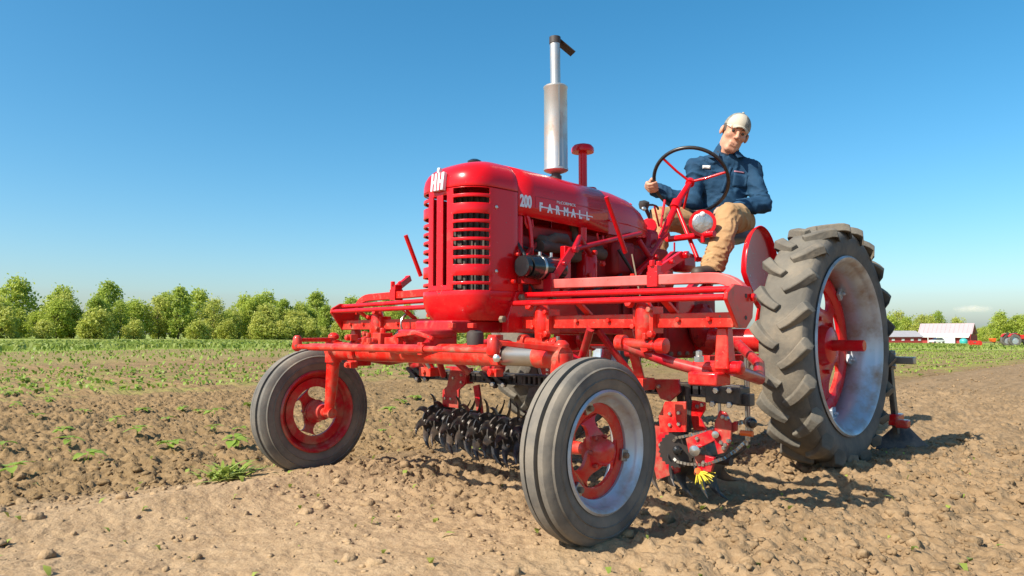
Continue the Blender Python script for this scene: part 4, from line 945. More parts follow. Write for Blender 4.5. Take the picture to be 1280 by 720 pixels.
b = B(); b.box((-1.5, .10, 1.10), (.42, .18, .26)); b.box((-1.25, .12, 1.14), (.2, .16, .2)); b.build('clutch_housing', dirty, TR, .03)
b = B(); b.box((-1.52, .215, 1.03), (.26, .07, .16)); b.lathe([(.02, 0), (.06, .0), (.06, .05), (.03, .06)], (-1.52, .25, 1.03), (0, 1, 0), 20); b.build('belt_pulley_cover', dirty, TR, .015)

rod('hand_lever', U(507, 294, y=-.30), U(526, 345, y=-.30), .0105)

# small hardware on and round the frame and castings
for px, py, kw, ax, r_ in ((640, 352, dict(y=.23), (0, 1, 0), .010), (645, 318, dict(y=.23), (0, 1, 0), .008), (716, 352, dict(y=.33), (0, 1, 0), .012), (735, 344, dict(y=.25), (0, 1, 0), .012), (752, 330, dict(y=.28), (0, 1, 0), .014), (770, 300, dict(y=.24), (0, 1, 0), .012), (742, 316, dict(y=.30), (0, 1, 0), .013), (790, 345, dict(y=.33), (0, 1, 0), .013)):
    b = B(); b.bolt(U(px, py, **kw), ax, r_, .016); b.build('bolt', M['red_worn'], TR)
for pts, r_ in (([(-.50, .24, .96), (-.62, .27, .93), (-.80, .27, .93), (-1.0, .25, .98), (-1.2, .2, 1.05)], .008), ([(-1.15, .22, 1.18), (-1.25, .25, 1.05), (-1.4, .26, .95), (-1.6, .24, .9)], .009), ([(-.42, .235, .98), (-.45, .25, .93), (-.55, .25, .905), (-.66, .235, .92)], .006)):
    b = B(); b.tube(pts, r_, 8); b.build('hose', M['hose'], TR, smooth=80)
b = B(); b.lathe([(.02, -.03), (.045, -.028), (.048, .03), (.03, .05), (.01, .055)], (-1.18, .21, .98), (0, 0, 1), 20); b.build('oil_filter', drk, TR)
b = B(); b.bar((-1.0, .24, .90), (-1.45, .24, 1.16), .035, .02); b.bolt((-1.0, .255, .90), (0, 1, 0), .016, .012); b.bolt((-1.45, .255, 1.16), (0, 1, 0), .016, .012); b.build('clutch_link', red, TR, .003)
b = B(); b.bar((-1.25, .27, .98), (-1.62, .26, 1.20), .026, .016); b.build('brake_link', drk, TR, .003)
b = B(); b.lathe([(.01, -.03), (.03, -.028), (.03, .028), (.01, .03)], (-1.28, .25, 1.0), (0, 1, 0), 18); b.build('pivot_boss', red, TR)

for k in range(6):
    b = B(); b.box((-1.30 - .085 * k, .137, .85), (.016, .018, .30)); b.build('casting_rib', dirty, TR, .004)
for k in range(7):
    b = B(); b.bolt((-1.74 - .09 * k, .162, .97), (0, 1, 0), .013, .012); b.build('bolt', M['rust'], TR)
    b = B(); b.bolt((-1.74 - .09 * k, .162, .61), (0, 1, 0), .013, .012); b.build('bolt', M['rust'], TR)
b = B(); b.box((-1.88, .175, .88), (.20, .03, .14)); b.build('side_cover', red, TR, .01)
# ------------------------------------------------------------------ mid-mounted tool frame
TF = thing('tool_frame', (-.45, 0, .70), 'red wide cultivator frame of beams and rods bolted across the tractor midship', 'tool frame')
def part(b, name, m_=worn, bev=.003, parent=None, smooth=38): return b.build(name, m_, parent or TF, bev, smooth)
for s in (1, -1):
    b = B(); b.bar((-.42, s * .20, .782), (-.42, s * 1.275, .782), .05, .056); part(b, 'cross_beam', worn)
    for x0, za, zb, ya in ((-.335, .868, .862, .20), (-.40, .908, .893, .24)):
        b = B(); b.tube([(x0, s * ya, za), (x0, s * 1.275, zb)], .0125, 16); part(b, 'round_rod', red, 0)
    b = B(); b.prism([(-.318, .855), (-.325, .88), (-.38, .91), (-.50, .905), (-.525, .87), (-.51, .79), (-.46, .752), (-.40, .752)], (0, s * 1.285, 0), (1, 0, 0), (0, 0, 1), .016); pl = part(b, 'end_plate', worn)
    for x_, z_ in ((-.46, .87), (-.455, .79)): b = B(); b.lathe([(.004, -.01), (.008, -.009), (.008, .0095), (.004, .0095)], (x_, s * 1.285, z_), (0, 1, 0), 12); part(b, 'bolt_hole', M['dark'], 0, pl)
    b = B(); b.bolt((-.50, s * 1.29, .865), (0, s, 0), .016, .018); part(b, 'bolt', red, 0, pl)
    # bent upper bar
    pts = [(-.5, s * .20, .962), (-.5, s * .6, .955), (-.5, s * 1.13, .946)] + [(-.5, s * (1.13 + .145 * math.sin(t)), .946 - .10 * (1 - math.cos(t))) for t in np.linspace(.25, 1.57, 7)]
    b = B(); b.sweep(pts, [(-.020, -.021), (.020, -.021), (.020, .021), (-.020, .021)]); part(b, 'bent_bar', M['glare_red'] if s > 0 else worn, .004)  # near bar has sun glare painted into its colour
    # rising lift arms with clamps
    for y_, dx, dz in ((.31, -.10, .14), (.88, -.13, .075)):
        b = B(); b.box((-.5, s * y_, .953), (.058, .05, .062)); b.box((-.5, s * y_, .995), (.05, .045, .03)); b.bolt((-.475, s * y_, 1.01), (0, 0, 1), .013, .018); b.bolt((-.525, s * y_, 1.01), (0, 0, 1), .013, .018)
        b.bar((-.50, s * (y_ + .01), .985), (-.5 + dx, s * (y_ + .045), .985 + dz), .022, .036); b.bolt((-.5 + dx * .45, s * (y_ + .036), .985 + dz * .45 + .01), (0, s, 0), .011, .012); b.bolt((-.5 + dx, s * (y_ + .06), .985 + dz), (0, s, 0), .017, .014); part(b, 'lift_arm', drk if y_ < .5 else red)
    b = B(); b.tube([(-.60, s * .36, 1.12), (-.72, s * .30, 1.20), (-.95, s * .22, 1.10)], .014, 10); part(b, 'lift_link', drk, 0)
    # castings that clamp the beam
    for y_ in (.36, .90):
        b = B(); b.lathe([(.024, .70), (.036, .715), (.038, .77), (.034, .835), (.026, .855), (.012, .865)], (-.385, s * y_, 0), (0, 0, 1), 22); b.box((-.405, s * (y_ + .042), .785), (.075, .018, .105)); b.box((-.41, s * (y_ - .036), .785), (.075, .018, .085)); b.bolt((-.362, s * (y_ + .043), .825), (1, 0, 0), .012, .016); b.bolt((-.366, s * (y_ - .036), .76), (1, 0, 0), .011, .016); b.bolt((-.35, s * (y_ - .04), .85), (1, 0, .3), .019, .02); b.bolt((-.35, s * (y_ + .06), .73), (1, 0, 0), .015, .02); part(b, 'beam_clamp', worn, .006)
        b = B(); b.tube([(-.37, s * (y_ - .10), .695), (-.37, s * (y_ + .09), .685)], .02, 16); b.lathe([(.012, -.02), (.030, -.018), (.030, .018), (.012, .02)], (-.37, s * (y_ + .09), .685), (0, 1, 0), 20); b.lathe([(.012, -.02), (.032, -.018), (.032, .018), (.012, .02)], (-.37, s * (y_ - .10), .695), (0, 1, 0), 20)
        b.bar((-.37, s * y_, .72), (-.37, s * (y_ + .02), .66), .03, .03); b.bolt((-.345, s * (y_ + .03), .715), (0, 0, 1), .013, .018); part(b, 'pivot', worn, .003)
    b = B(); b.tube([(-.37, s * .82, .685), (-.42, s * 1.0, .62), (-.45, s * 1.15, .585)], .0225, 14); part(b, 'parallel_arm', drk, 0)
    b = B(); b.tube([(-.42, s * .30, .70), (-.50, s * .50, .60), (-.62, s * .60, .50)], .018, 12); b.tube([(-.40, s * .62, .755), (-.52, s * .48, .64), (-.6, s * .36, .52)], .018, 12); part(b, 'diagonal_brace', drk, 0)
    # drop leg and foot
    b = B(); b.loft([[Vector((-.45 + a_ * w, s * (1.21) + c_ * w, z)) for a_, c_ in ((-1, -1), (1, -1), (1, 1), (-1, 1))] for z, w in ((.755, .022), (.68, .026), (.60, .031))]); part(b, 'drop_leg', worn, .006)
    b = B(); b.tube([(-.45, s * 1.08, .607), (-.45, s * 1.27, .607)], .024, 20); b.lathe([(.012, -.004), (.027, -.002), (.027, .014), (.01, .018)], (-.45, s * 1.265, .607), (0, s, 0), 20); b.box((-.43, s * 1.155, .565), (.11, .12, .05)); part(b, 'foot_casting', red, .016)
    b = B(); b.lathe([(.006, 0), (.020, .002), (.020, .022), (.013, .026), (.013, .042), (.004, .046)], (-.385, s * 1.14, .625), (0, 0, 1), 6); part(b, 'zinc_nut', M['chrome'], 0)
    b = B(); b.tube([(-.45, s * 1.24, .60), (-.7, s * 1.22, .555), (-.95, s * 1.10, .60), (-1.25, s * .85, .68)], .024, 12); part(b, 'trailing_tube', drk, 0)
# extra hardware between frame and engine
b = B(); b.bar(U(631, 368, x=-.3), U(622, 397, x=-.3), .010, .016); part(b, 'tie_strap', worn)
for y_ in (-.62, -.28):
    b = B(); pts = [Vector((-.39 + .05 * math.cos(t), y_, .782 + .055 * math.sin(t))) for t in np.linspace(-2.2, 2.2, 12)]; b.tube(pts, .006, 8); part(b, 'u_bolt', M['chrome'], 0)

# ------------------------------------------------------------------ spiked rolling gang under the tractor
GX0 = -.80
RC = thing('rolling_cultivator', (GX0, -.30, .0), 'black gang of curved spiked wheels hung from a slotted bar under the tractor', 'cultivator')
def slotted_bar(y0, y1, z, parent, x=GX0):
    b = B(); b.box((x, (y0 + y1) / 2, z + .024), (.05, y1 - y0, .010)); b.box((x, (y0 + y1) / 2, z - .024), (.05, y1 - y0, .010))
    y = y0 + .02; k = 0
    while y < y1:
        b.box((x, y, z), (.046, .018 if k % 9 < 6 else .05, .04)); y += .036; k += 1
    return b.build('slotted_bar', M['black'], parent, .002)
slotted_bar(-1.12, .42, .485, RC)
b = B(); b.box((GX0 - .1, -.35, .485), (.04, 1.5, .05)); b.build('rear_bar', M['black'], RC, .003)
for y_ in (-1.02, -.36):
    b = B(); b.lathe([(.01, -.09), (.034, -.085), (.038, .0), (.034, .07), (.01, .075)], (GX0 + .02, y_, .545), (.25, 1, 0), 22); b.build('red_roller', drk, RC)
    b = B(); b.bar((GX0 + .06, y_ - .06, .52), (GX0 + .05, y_ + .05, .44), .03, .02); b.bar((GX0 + .06, y_ + .02, .52), (GX0 + .05, y_ + .12, .45), .03, .02); b.bar((GX0 + .03, y_ - .06, .505), (GX0 + .03, y_ + .15, .495), .05, .02); b.build('cast_clip', M['black'], RC, .003)
    for dy in (-.02, .06):
        b = B(); b.bolt((GX0 + .055, y_ + dy + .05, .455), (1, .4, 0), .013, .014); b.build('bolt', M['chrome'], RC)
for y_ in (-.66, .12):
    b = B(); b.prism([(-.10, -.02), (.04, -.02), (.045, .085), (.10, .12), (.11, .205), (.02, .215), (-.03, .21), (-.06, .10), (-.10, .075)], (GX0 + .045, y_, .325), (0, 1, 0), (0, 0, 1), .012)
    b.box((GX0 + .02, y_ + .1, .49), (.05, .012, .09)); b.box((GX0 + .02, y_ - .02, .535), (.06, .10, .012)); hg = b.build('hanger_plate', drk, RC, .002)
    for dy, dz in ((-.07, .03), (-.02, .03), (.0, .15), (.07, .17), (.07, .13)):
        b = B(); b.bolt((GX0 + .05, y_ + dy, .325 + dz), (1, 0, 0), .009, .008); b.build('bolt', M['chrome'], hg)
    b = B(); b.bar((GX0 + .02, y_ + .16, .44), (GX0 + .02, y_ + .20, .25), .045, .014, up=(1, 0, 0)); b.build('hanger_strap', drk, RC, .002)
GA = Vector((.16, 1, 0)).normalized()
b = B(); c0 = Vector((GX0, -.92, .215)); b.tube([c0, c0 + GA * 1.25], .02, 14); b.build('gang_shaft', M['dark'], RC)
def tine_mesh(parent, o, ax, a0, mir):
    e1 = Vector((0, 0, 1)); e2 = ax.cross(e1)
    b = B(); rings = []
    for i in range(7):
        q = i / 6; r_ = .065 + .112 * q; a = a0 + mir * (.10 * q + .30 * q * q); w = (.026 * (1 - q) ** .6 + .0025); side = .050 * q * q
        rad = e1 * math.cos(a) + e2 * math.sin(a); tan = -e1 * math.sin(a) + e2 * math.cos(a)
        c_ = o + rad * r_ + ax * side; wv = (tan * .85 + ax * .55).normalized(); nv = (ax * .85 - tan * .5).normalized()
        rings.append([c_ - wv * w, c_ + nv * .004, c_ + wv * w, c_ - nv * .004])
    b.loft(rings); return b.build('tine', M['tine'], parent, smooth=30)
for k in range(9):
    o_ = c0 + GA * (.05 + .135 * k); ax = GA
    b = B(); b.lathe([(.02, -.022), (.045, -.02), (.05, -.006), (.092, -.005), (.092, .005), (.05, .006), (.045, .02), (.02, .022)], o_, ax, 24); wh = b.build('spider_wheel', M['tine'], RC)
    for j in range(8): tine_mesh(wh, o_, ax, 2 * math.pi * j / 8 + k * .37, 1)
    for j in range(8):
        b = B(); a = 2 * math.pi * j / 8 + k * .37; b.bolt(o_ + (Vector((0, 0, 1)) * math.cos(a) + ax.cross(Vector((0, 0, 1))) * math.sin(a)) * .078 + ax * .005, ax, .010, .008); b.build('rivet', M['steel'], wh)

# ------------------------------------------------------------------ chain driven weeder unit beside the near front wheel
WU = thing('row_weeder', (-.8, .9, 0), 'red chain driven row weeder with sprockets and yellow bristles beside the rear tyre', 'weeder')
slotted_bar(.62, 1.10, .488, WU)
b = B(); b.box((-.80, 1.03, .475), (.09, .16, .07)); b.box((-.80, 1.11, .46), (.05, .06, .05)); b.build('clamp_block', M['black'], WU, .004)
b = B(); b.box((-.84, .70, .485), (.05, .1, .055)); b.build('clamp_block', M['black'], WU, .004)
for px, py in ((912, 488), (912, 506), (891, 505), (895, 488)):
    b = B(); b.bolt(U(px, py, x=-.75), (1, .3, 0), .013, .014); b.build('bolt', M['chrome'], WU)
P2 = lambda px, py, x=-.78: U(px, py, x=x)
def plate(name, pxs, x, th, m_, holes=()):
    """flat steel plate standing across the tractor; outline given on that plane"""
    pts = [U(px, py, x=x) for px, py in pxs]; b = B()
    b.prism([(p.y, p.z) for p in pts], (x, 0, 0), (0, 1, 0), (0, 0, 1), th); o = b.build(name, m_, WU, .002)
    for px, py in holes:
        p = U(px, py, x=x + th / 2); b = B(); b.bolt(p, (1, 0, 0), .009, .008); b.build('bolt', M['chrome'], o)
    return o
plate('face_plate', [(815, 474), (849, 474), (851, 490), (838, 502), (826, 498)], -.74, .014, drk, [(824, 483)])
plate('stay_plate', [(832, 502), (858, 502), (858, 540), (826, 540), (824, 520)], -.70, .012, red, [(838, 517), (849, 516), (838, 531), (849, 530)])
plate('lower_plate', [(820, 530), (850, 540), (850, 590), (822, 600), (812, 560)], -.76, .014, drk, [(826, 556)])
plate('hook_plate', [(866, 500), (882, 503), (882, 512), (876, 522), (884, 538), (868, 538), (864, 520)], -.78, .012, red, [(872, 508), (878, 506)])
plate('arm_plate', [(858, 548), (922, 526), (922, 538), (900, 548), (862, 566)], -.70, .014, drk, [(872, 548), (893, 543)])
plate('disc_guard', [(900, 513), (908, 516), (915, 530), (914, 552), (906, 566), (898, 568), (894, 552), (894, 530)], -.68, .012, drk, [(904, 521), (909, 523), (902, 553), (907, 556), (911, 551), (905, 560)])
b = B(); b.tube([P2(860, 482), P2(860, 540)], .015, 12); b.build('upright_pipe', M['dark'], WU)
b = B(); b.bar(P2(862, 500), P2(863, 535), .02, .02); b.build('black_strap', M['black'], WU, .002)
for (px, py), r_, x_ in (((846, 562), .075, -.72), ((938, 528), .024, -.70)):
    c_ = U(px, py, x=x_); n_ = 24 if r_ > .05 else 10; b = B(); rr = []
    pts = [];
    for k in range(n_ * 2): a = math.pi * k / n_; q = r_ * (1 + (.05 if k % 2 else -.05)); pts.append((q * math.cos(a), q * math.sin(a)))
    dirn = Vector((.75, .66, 0)); b.prism(pts, c_, Vector((-.66, .75, 0)), (0, 0, 1), .010); sp_ = b.build('sprocket', M['steel'] if r_ < .05 else M['dark'], WU)
    b = B(); b.lathe([(.004, -.03), (.02, -.028), (.02, .028), (.012, .036), (.003, .037)], c_, dirn, 16); b.build('hub', M['gen'], sp_)
# chain: separate links along its loop
loop = [(846, 547), (862, 544), (885, 539), (910, 533), (930, 528), (938, 524), (942, 529), (940, 538), (934, 550), (920, 563), (905, 573), (880, 581), (860, 580), (846, 577), (838, 568), (838, 555)]
lp = [U(px, py, x=-.71) for px, py in loop]; lp.append(lp[0]); seg = [0.]
for i in range(len(lp) - 1): seg.append(seg[-1] + (lp[i + 1] - lp[i]).length)
nl = int(seg[-1] / .017)
for k in range(nl):
    s_ = seg[-1] * k / nl; i = max(j for j in range(len(seg)) if seg[j] <= s_ + 1e-9); i = min(i, len(lp) - 2)
    p = lp[i].lerp(lp[i + 1], (s_ - seg[i]) / (seg[i + 1] - seg[i])); d_ = (lp[i + 1] - lp[i]).normalized()
    b = B(); b.bar(p - d_ * .0065, p + d_ * .0065, .011, .008 if k % 2 else .012, up=(1, .6, 0)); b.build('chain_link', M['chrome'] if k % 3 else M['steel'], WU)
b = B(); p = U(926, 541, x=-.68); b.tube([p, p + Vector((0, .05, 0))], .011, 12); b.build('red_sleeve', M['orange'], WU)
b = B(); p = U(869, 545, x=-.66); b.lathe([(.004, -.01), (.014, -.008), (.014, .01), (.004, .012)], U(894, 543, x=-.66), (1, .6, 0), 14); b.build('idler', M['chrome'], WU)
b = B(); b.lathe([(.004, -.02), (.022, -.015), (.022, .015), (.004, .02)], U(868, 563, x=-.68), (1, .6, 0), 16); b.build('idler', M['chrome'], WU)
plate('tine_carrier', [(868, 566), (894, 572), (890, 590), (874, 588)], -.72, .02, drk, [(880, 578)])
g = np.random.default_rng(5)
c_ = U(872, 590, x=-.70)
b = B(); b.lathe([(.004, -.014), (.013, -.012), (.014, .012), (.004, .014)], c_, (.6, .5, .5), 18); b.build('bristle_hub', M['orange'], WU)
for k in range(30):
    a = g.uniform(-1.7, .35); d_ = Vector((.35 * g.normal(), math.cos(a) * .9, math.sin(a) * .55 - .12)).normalized(); L = g.uniform(.04, .085)
    b = B(); b.tube([c_ + d_ * .012, c_ + d_ * L * .6 + Vector((0, 0, .004)), c_ + d_ * L], [.0032, .0028, .002], 6); b.build('bristle', M['brush'], WU)
for k in range(3):
    o_ = Vector((-.86, .66 + .13 * k, .19)); ax = GA
    b = B(); b.lathe([(.02, -.022), (.045, -.02), (.092, -.005), (.092, .005), (.045, .02), (.02, .022)], o_, ax, 20); wh = b.build('spider_wheel', M['tine'], WU)
    for j in range(8): tine_mesh(wh, o_, ax, 2 * math.pi * j / 8 + k * .3, 1)
b = B(); b.tube([(-.88, .56, .19), (-.84, 1.02, .19)], .018, 12); b.tube([(-.80, .80, .47), (-.86, .80, .2)], .016, 10); b.build('gang_shaft', M['dark'], WU)

# ------------------------------------------------------------------ rear tool behind the near tyre
RT = thing('rear_hoe', (-2.95, .9, 0), 'rear hoe with square toolbar and black blade on a red shank behind the rear tyre', 'hoe')
b = B(); b.bar((-2.9, -1.0, .565), (-2.9, 1.16, .565), .05, .045); b.build('toolbar', M['steel'], RT, .004)
b = B(); b.bar((-2.9, -.1, .5), (-2.45, -.05, .62), .05, .05); b.bar((-2.9, .1, .5), (-2.45, .05, .62), .05, .05); b.bar((-2.9, 0, .58), (-2.3, 0, .95), .04, .04); b.build('hitch_arm', drk, RT, .004)
b = B(); b.box((-2.9, 1.02, .565), (.09, .035, .12)); b.build('clamp', M['black'], RT, .004)
b = B(); b.bolt((-2.87, 1.045, .60), (0, 1, 0), .013, .014); b.bolt((-2.87, 1.045, .53), (0, 1, 0), .013, .014); b.build('bolt', M['chrome'], RT)
b = B(); b.bar((-2.93, 1.0, .60), (-2.97, 1.02, .10), .03, .05); b.build('shank', M['black'], RT, .003)
b = B(); b.box((-2.94, 1.03, .195), (.12, .06, .07)); b.box((-2.90, 1.08, .175), (.07, .07, .05)); b.build('red_bracket', red, RT, .008)
b = B(); b.prism([(0, .0), (.10, .12), (.16, .12), (.30, -.02), (.34, -.05), (.0, -.05)], (-2.97, .90, .04), Vector((-.35, .93, 0)), Vector((-.4, 0, .9)), .010); b.build('blade', M['black'], RT, .002)
for y_ in (-.9, 0.25):
    b = B(); b.bar((-2.93, y_, .60), (-2.97, y_, .06), .03, .05); b.prism([(-.1, .0), (.0, .08), (.10, 0), (.0, -.05)], (-2.95, y_, .03), Vector((0, 1, 0)), Vector((-.8, 0, .5)), .010); b.build('shank', M['black'], RT, .003)

# loose-hanging frame hardware
for s in (1, -1):
    for y_ in (.55, .72, 1.05, 1.18):
        b = B(); b.bolt((-.393, s * y_, .785), (1, 0, 0), .010, .010); part(b, 'bolt', M['red_worn'], 0)
    b = B(); b.tube([(-.36, s * .47, .72), (-.36, s * .47, .62), (-.40, s * .45, .55)], .009, 8); part(b, 'lift_pin', M['steel'], 0)
    b = B(); b.bar((-.44, s * .62, .752), (-.62, s * .70, .52), .045, .016); part(b, 'hanger_bar', drk)
    b = B(); b.bar((-.44, s * .78, .752), (-.62, s * .72, .52), .04, .016); part(b, 'hanger_bar', drk)
    b = B(); b.box((-.62, s * .71, .515), (.09, .10, .05)); b.bolt((-.575, s * .71, .515), (1, 0, 0), .013, .014); part(b, 'hanger_block', worn)
    b = B(); b.bar((-.33, s * .60, .868), (-.42, s * .60, .81), .014, .03, up=(0, 1, 0)); part(b, 'rod_guide', worn)
    b = B(); b.bar((-.33, s * 1.02, .865), (-.42, s * 1.02, .81), .014, .03, up=(0, 1, 0)); part(b, 'rod_guide', worn)
    for y_, x_ in ((.98, -1.5), (1.02, -1.75), (.92, -1.9)):
        b = B(); b.tube([(x_, s * y_ * .62, .12), (x_, s * y_ * .62, .62)], .009, 8); part(b, 'hanging_tine', M['steel'], 0)
    b = B(); b.bar((-1.45, s * .56, .60), (-1.95, s * .62, .60), .05, .03); part(b, 'tine_bar', red)
# ------------------------------------------------------------------ the driver (implicit surfaces, one continuous skin)
class Field:
    def __init__(s, lo, hi, h):
        s.lo = np.array(lo, float); s.h = h; s.n = np.ceil((np.array(hi) - s.lo) / h).astype(int) + 1
        s.f = np.full(s.n, .3, np.float32)
    def _sub(s, lo, hi):
        a = np.clip(np.floor((np.array(lo) - s.lo) / s.h).astype(int), 0, s.n - 1); b = np.clip(np.ceil((np.array(hi) - s.lo) / s.h).astype(int) + 1, 1, s.n)
        sl = tuple(slice(i, j) for i, j in zip(a, b))
        g = np.stack(np.meshgrid(*[s.lo[k] + s.h * np.arange(a[k], b[k]) for k in range(3)], indexing='ij'), -1)
        return sl, g
    def blend(s, sl, d, k, sub=False):
        f = s.f[sl]
        if sub: d = -d; h = np.clip(.5 - .5 * (f - d) / k, 0, 1) if k else (d > f); s.f[sl] = f + (d - f) * h + k * h * (1 - h) if k else np.maximum(f, d); return
        h = np.clip(.5 + .5 * (f - d) / k, 0, 1); s.f[sl] = f + (d - f) * h - k * h * (1 - h)
    def cone(s, a, b, ra, rb, k=.03, sub=False, flat=None):
        a = np.array(a, float); b = np.array(b, float); m = max(ra, rb) + .12
        sl, g = s._sub(np.minimum(a, b) - m, np.maximum(a, b) + m)
        ab = b - a; t = np.clip(((g - a) @ ab) / max(ab @ ab, 1e-9), 0, 1); d = np.linalg.norm(g - a - t[..., None] * ab, axis=-1) - (ra + (rb - ra) * t)
        s.blend(sl, d, k, sub)
    def chain(s, pts, rs, k=.03):
        for i in range(len(pts) - 1): s.cone(pts[i], pts[i + 1], rs[i], rs[i + 1], k)
    def ell(s, c, R3, r, k=.03, sub=False):
        """ellipsoid: axes are the columns of R3, radii r"""
        c = np.array(c, float); m = max(r) + .10; sl, g = s._sub(c - m, c + m)
        q = (g - c) @ np.array(R3) / np.array(r); l = np.linalg.norm(q, axis=-1); l2 = np.linalg.norm(q / np.array(r), axis=-1) + 1e-9
        s.blend(sl, l * (l - 1) / l2, k, sub)
    def mesh(s):
        f = s.f; S = f < 0; n = s.n
        cs = [f[dx:n[0] - 1 + dx, dy:n[1] - 1 + dy, dz:n[2] - 1 + dz] for dx in (0, 1) for dy in (0, 1) for dz in (0, 1)]
        m = sum((c < 0).astype(np.int8) for c in cs); act = (m > 0) & (m < 8)
        ii = np.argwhere(act); vid = np.full(act.shape, -1, np.int64); vid[act] = np.arange(len(ii))
        cv = np.stack([c[act] for c in cs], -1); off = np.array([(dx, dy, dz) for dx in (0, 1) for dy in (0, 1) for dz in (0, 1)], float)
        acc = np.zeros((len(ii), 3)); cnt = np.zeros(len(ii))
        for a in range(8):
            for b in range(a + 1, 8):
                if np.abs(off[a] - off[b]).sum() != 1: continue
                x = (cv[:, a] < 0) != (cv[:, b] < 0); t = cv[:, a] / (cv[:, a] - cv[:, b] + 1e-12)
                p = off[a] + np.clip(t, 0, 1)[:, None] * (off[b] - off[a]); acc[x] += p[x]; cnt[x] += 1
        v = s.lo + s.h * (ii + acc / np.maximum(cnt, 1)[:, None]); F = []
        for ax in range(3):
            sl0 = [slice(1, -1)] * 3; sl0[ax] = slice(0, -1); sl1 = list(sl0); sl1[ax] = slice(1, None)
            e = np.argwhere(S[tuple(sl0)] != S[tuple(sl1)]); st = S[tuple(sl0)][tuple(e.T)]
            e = e + np.array([0 if k == ax else 1 for k in range(3)])
            u_, v_ = [k for k in range(3) if k != ax]; du = np.eye(3, dtype=int)[u_]; dv = np.eye(3, dtype=int)[v_]
            q = [vid[tuple((e - o_).T)] for o_ in (du * 0, du, du + dv, dv)]
            F.append(np.stack(q, -1))
        F = np.concatenate(F); F = F[(F >= 0).all(1)]
        return v, F

def smooth_mesh(v, F, it=2):
    for _ in range(it):
        acc = np.zeros_like(v); cnt = np.zeros(len(v))
        for k in range(4):
            a, b = F[:, k], F[:, (k + 1) % 4]
            np.add.at(acc, a, v[b]); np.add.at(cnt, a, 1); np.add.at(acc, b, v[a]); np.add.at(cnt, b, 1)
        v = v * .45 + .55 * acc / np.maximum(cnt, 1)[:, None]
    return v
def skin_obj(name, fld, m_, parent, it=1):
    v, F = fld.mesh(); v = smooth_mesh(v, F, it)
    o = np_mesh(name, v - np.array(DRV.location), F, m_, parent)
    bm = bmesh.new(); bm.from_mesh(o.data); bmesh.ops.recalc_face_normals(bm, faces=bm.faces); bm.to_mesh(o.data); bm.free()
    return o

M['skin'] = mat('skin', (.60, .32, .21), .5, c2=(.50, .22, .135), scale=14, amount=.7, spec=.35, bump=.0006, bscale=120)
M['shirt'] = mat('navy_twill', (.019, .062, .120), .8, c2=(.012, .042, .088), scale=9, amount=.9, spec=.2, bump=.0012, bscale=160)
M['tee'] = mat('dark_tee', (.02, .035, .06), .85)
M['pants'] = mat('tan_canvas', (.44, .265, .13), .85, c2=(.36, .21, .10), scale=8, amount=.9, spec=.15, bump=.0012, bscale=150)
M['cap'] = mat('cap_cloth', (.52, .45, .35), .85, c2=(.40, .35, .27), scale=12)
M['camo'] = mat('cap_camo', (.13, .125, .105), .9, c2=(.30, .28, .24), scale=40, amount=1., detail=1)
M['hair'] = mat('short_hair', (.07, .05, .04), .7, c2=(.14, .11, .09), scale=90)
M['boot'] = mat('boot_leather', (.07, .045, .03), .6)
M['eye'] = mat('eye', (.05, .04, .035), .2)
M['patch'] = mat('white_patch', (.75, .74, .70), .7)
M['thread'] = mat('pink_thread', (.45, .20, .26), .8)

DRV = thing('person', (-2.62, .05, 1.42), 'person in navy shirt, tan trousers and pale cap driving, one hand on the wheel', 'person')
A3 = lambda *p: np.array(p, float)
hipL, hipR = A3(-2.67, .15, 1.50), A3(-2.66, -.08, 1.50)
knL, anL, toeL = A3(-2.215, .295, 1.475), A3(-1.935, .330, 1.115), A3(-1.775, .340, 1.070)
knR, anR, toeR = A3(-2.20, -.20, 1.515), A3(-2.075, -.145, 1.215), A3(-1.90, -.135, 1.18)
pel, wai, che, nek = A3(-2.68, .035, 1.50), A3(-2.655, .035, 1.63), A3(-2.63, .045, 1.80), A3(-2.605, .075, 1.968)
shR, shL = A3(-2.490, -.082, 1.885), A3(-2.722, .205, 1.862)
elR, elL, wrL = A3(-2.44, -.085, 1.63), A3(-2.66, .315, 1.60), A3(-2.47, .215, 1.575)
fc = np.array([.785, .62, 0.]); sd = np.array([-.62, .785, 0.])            # chest faces, his left
# rim point the right hand holds
best = min((((U(0, 0, y=0) * 0).length, t) for t in (0,)), default=None)
cm = np.array(cam.matrix_world if False else Matrix.LocRotScale(cam.location, cam.rotation_euler, None).inverted())
def topx(p):
    q = cm[:3, :3] @ np.array(p) + cm[:3, 3]; return 640 + 918 * q[0] / -q[2], 360 - 918 * q[1] / -q[2]
H_ = np.array(HUB + NW * .012); nw = np.array(NW); A1, A2 = np.array(a1), np.array(a2)
tt = min(np.linspace(0, 6.28, 361), key=lambda t: (lambda q: (q[0] - 821) ** 2 + (q[1] - 232) ** 2)(topx(H_ + .245 * (A1 * math.cos(t) + A2 * math.sin(t)))))
E_ = A1 * math.cos(tt) + A2 * math.sin(tt); T_ = np.cross(nw, E_); T_ = T_ if T_[2] > 0 else -T_; G_ = H_ + .245 * E_
hd = lambda e, n_, t: G_ + E_ * e + nw * n_ + T_ * t
wrR = hd(.050, .075, -.055)

# head frame
HC = np.array([-2.592, .160, 2.112])
Ff = np.array([.73, .62, -.28]); Ff /= np.linalg.norm(Ff)
Uu = np.array([-.70 * .36, .714 * .36, .93]); Uu -= Ff * (Uu @ Ff); Uu /= np.linalg.norm(Uu); Ss = np.cross(Uu, Ff)   # his left
HS = 1.04
hp = lambda s_, f_, u_: HC + HS * (Ss * s_ + Ff * f_ + Uu * u_)
HR = np.stack([Ss, Ff, Uu], -1)

bd = Field((-2.95, -.38, 1.05), (-1.62, .52, 2.36), .0052)
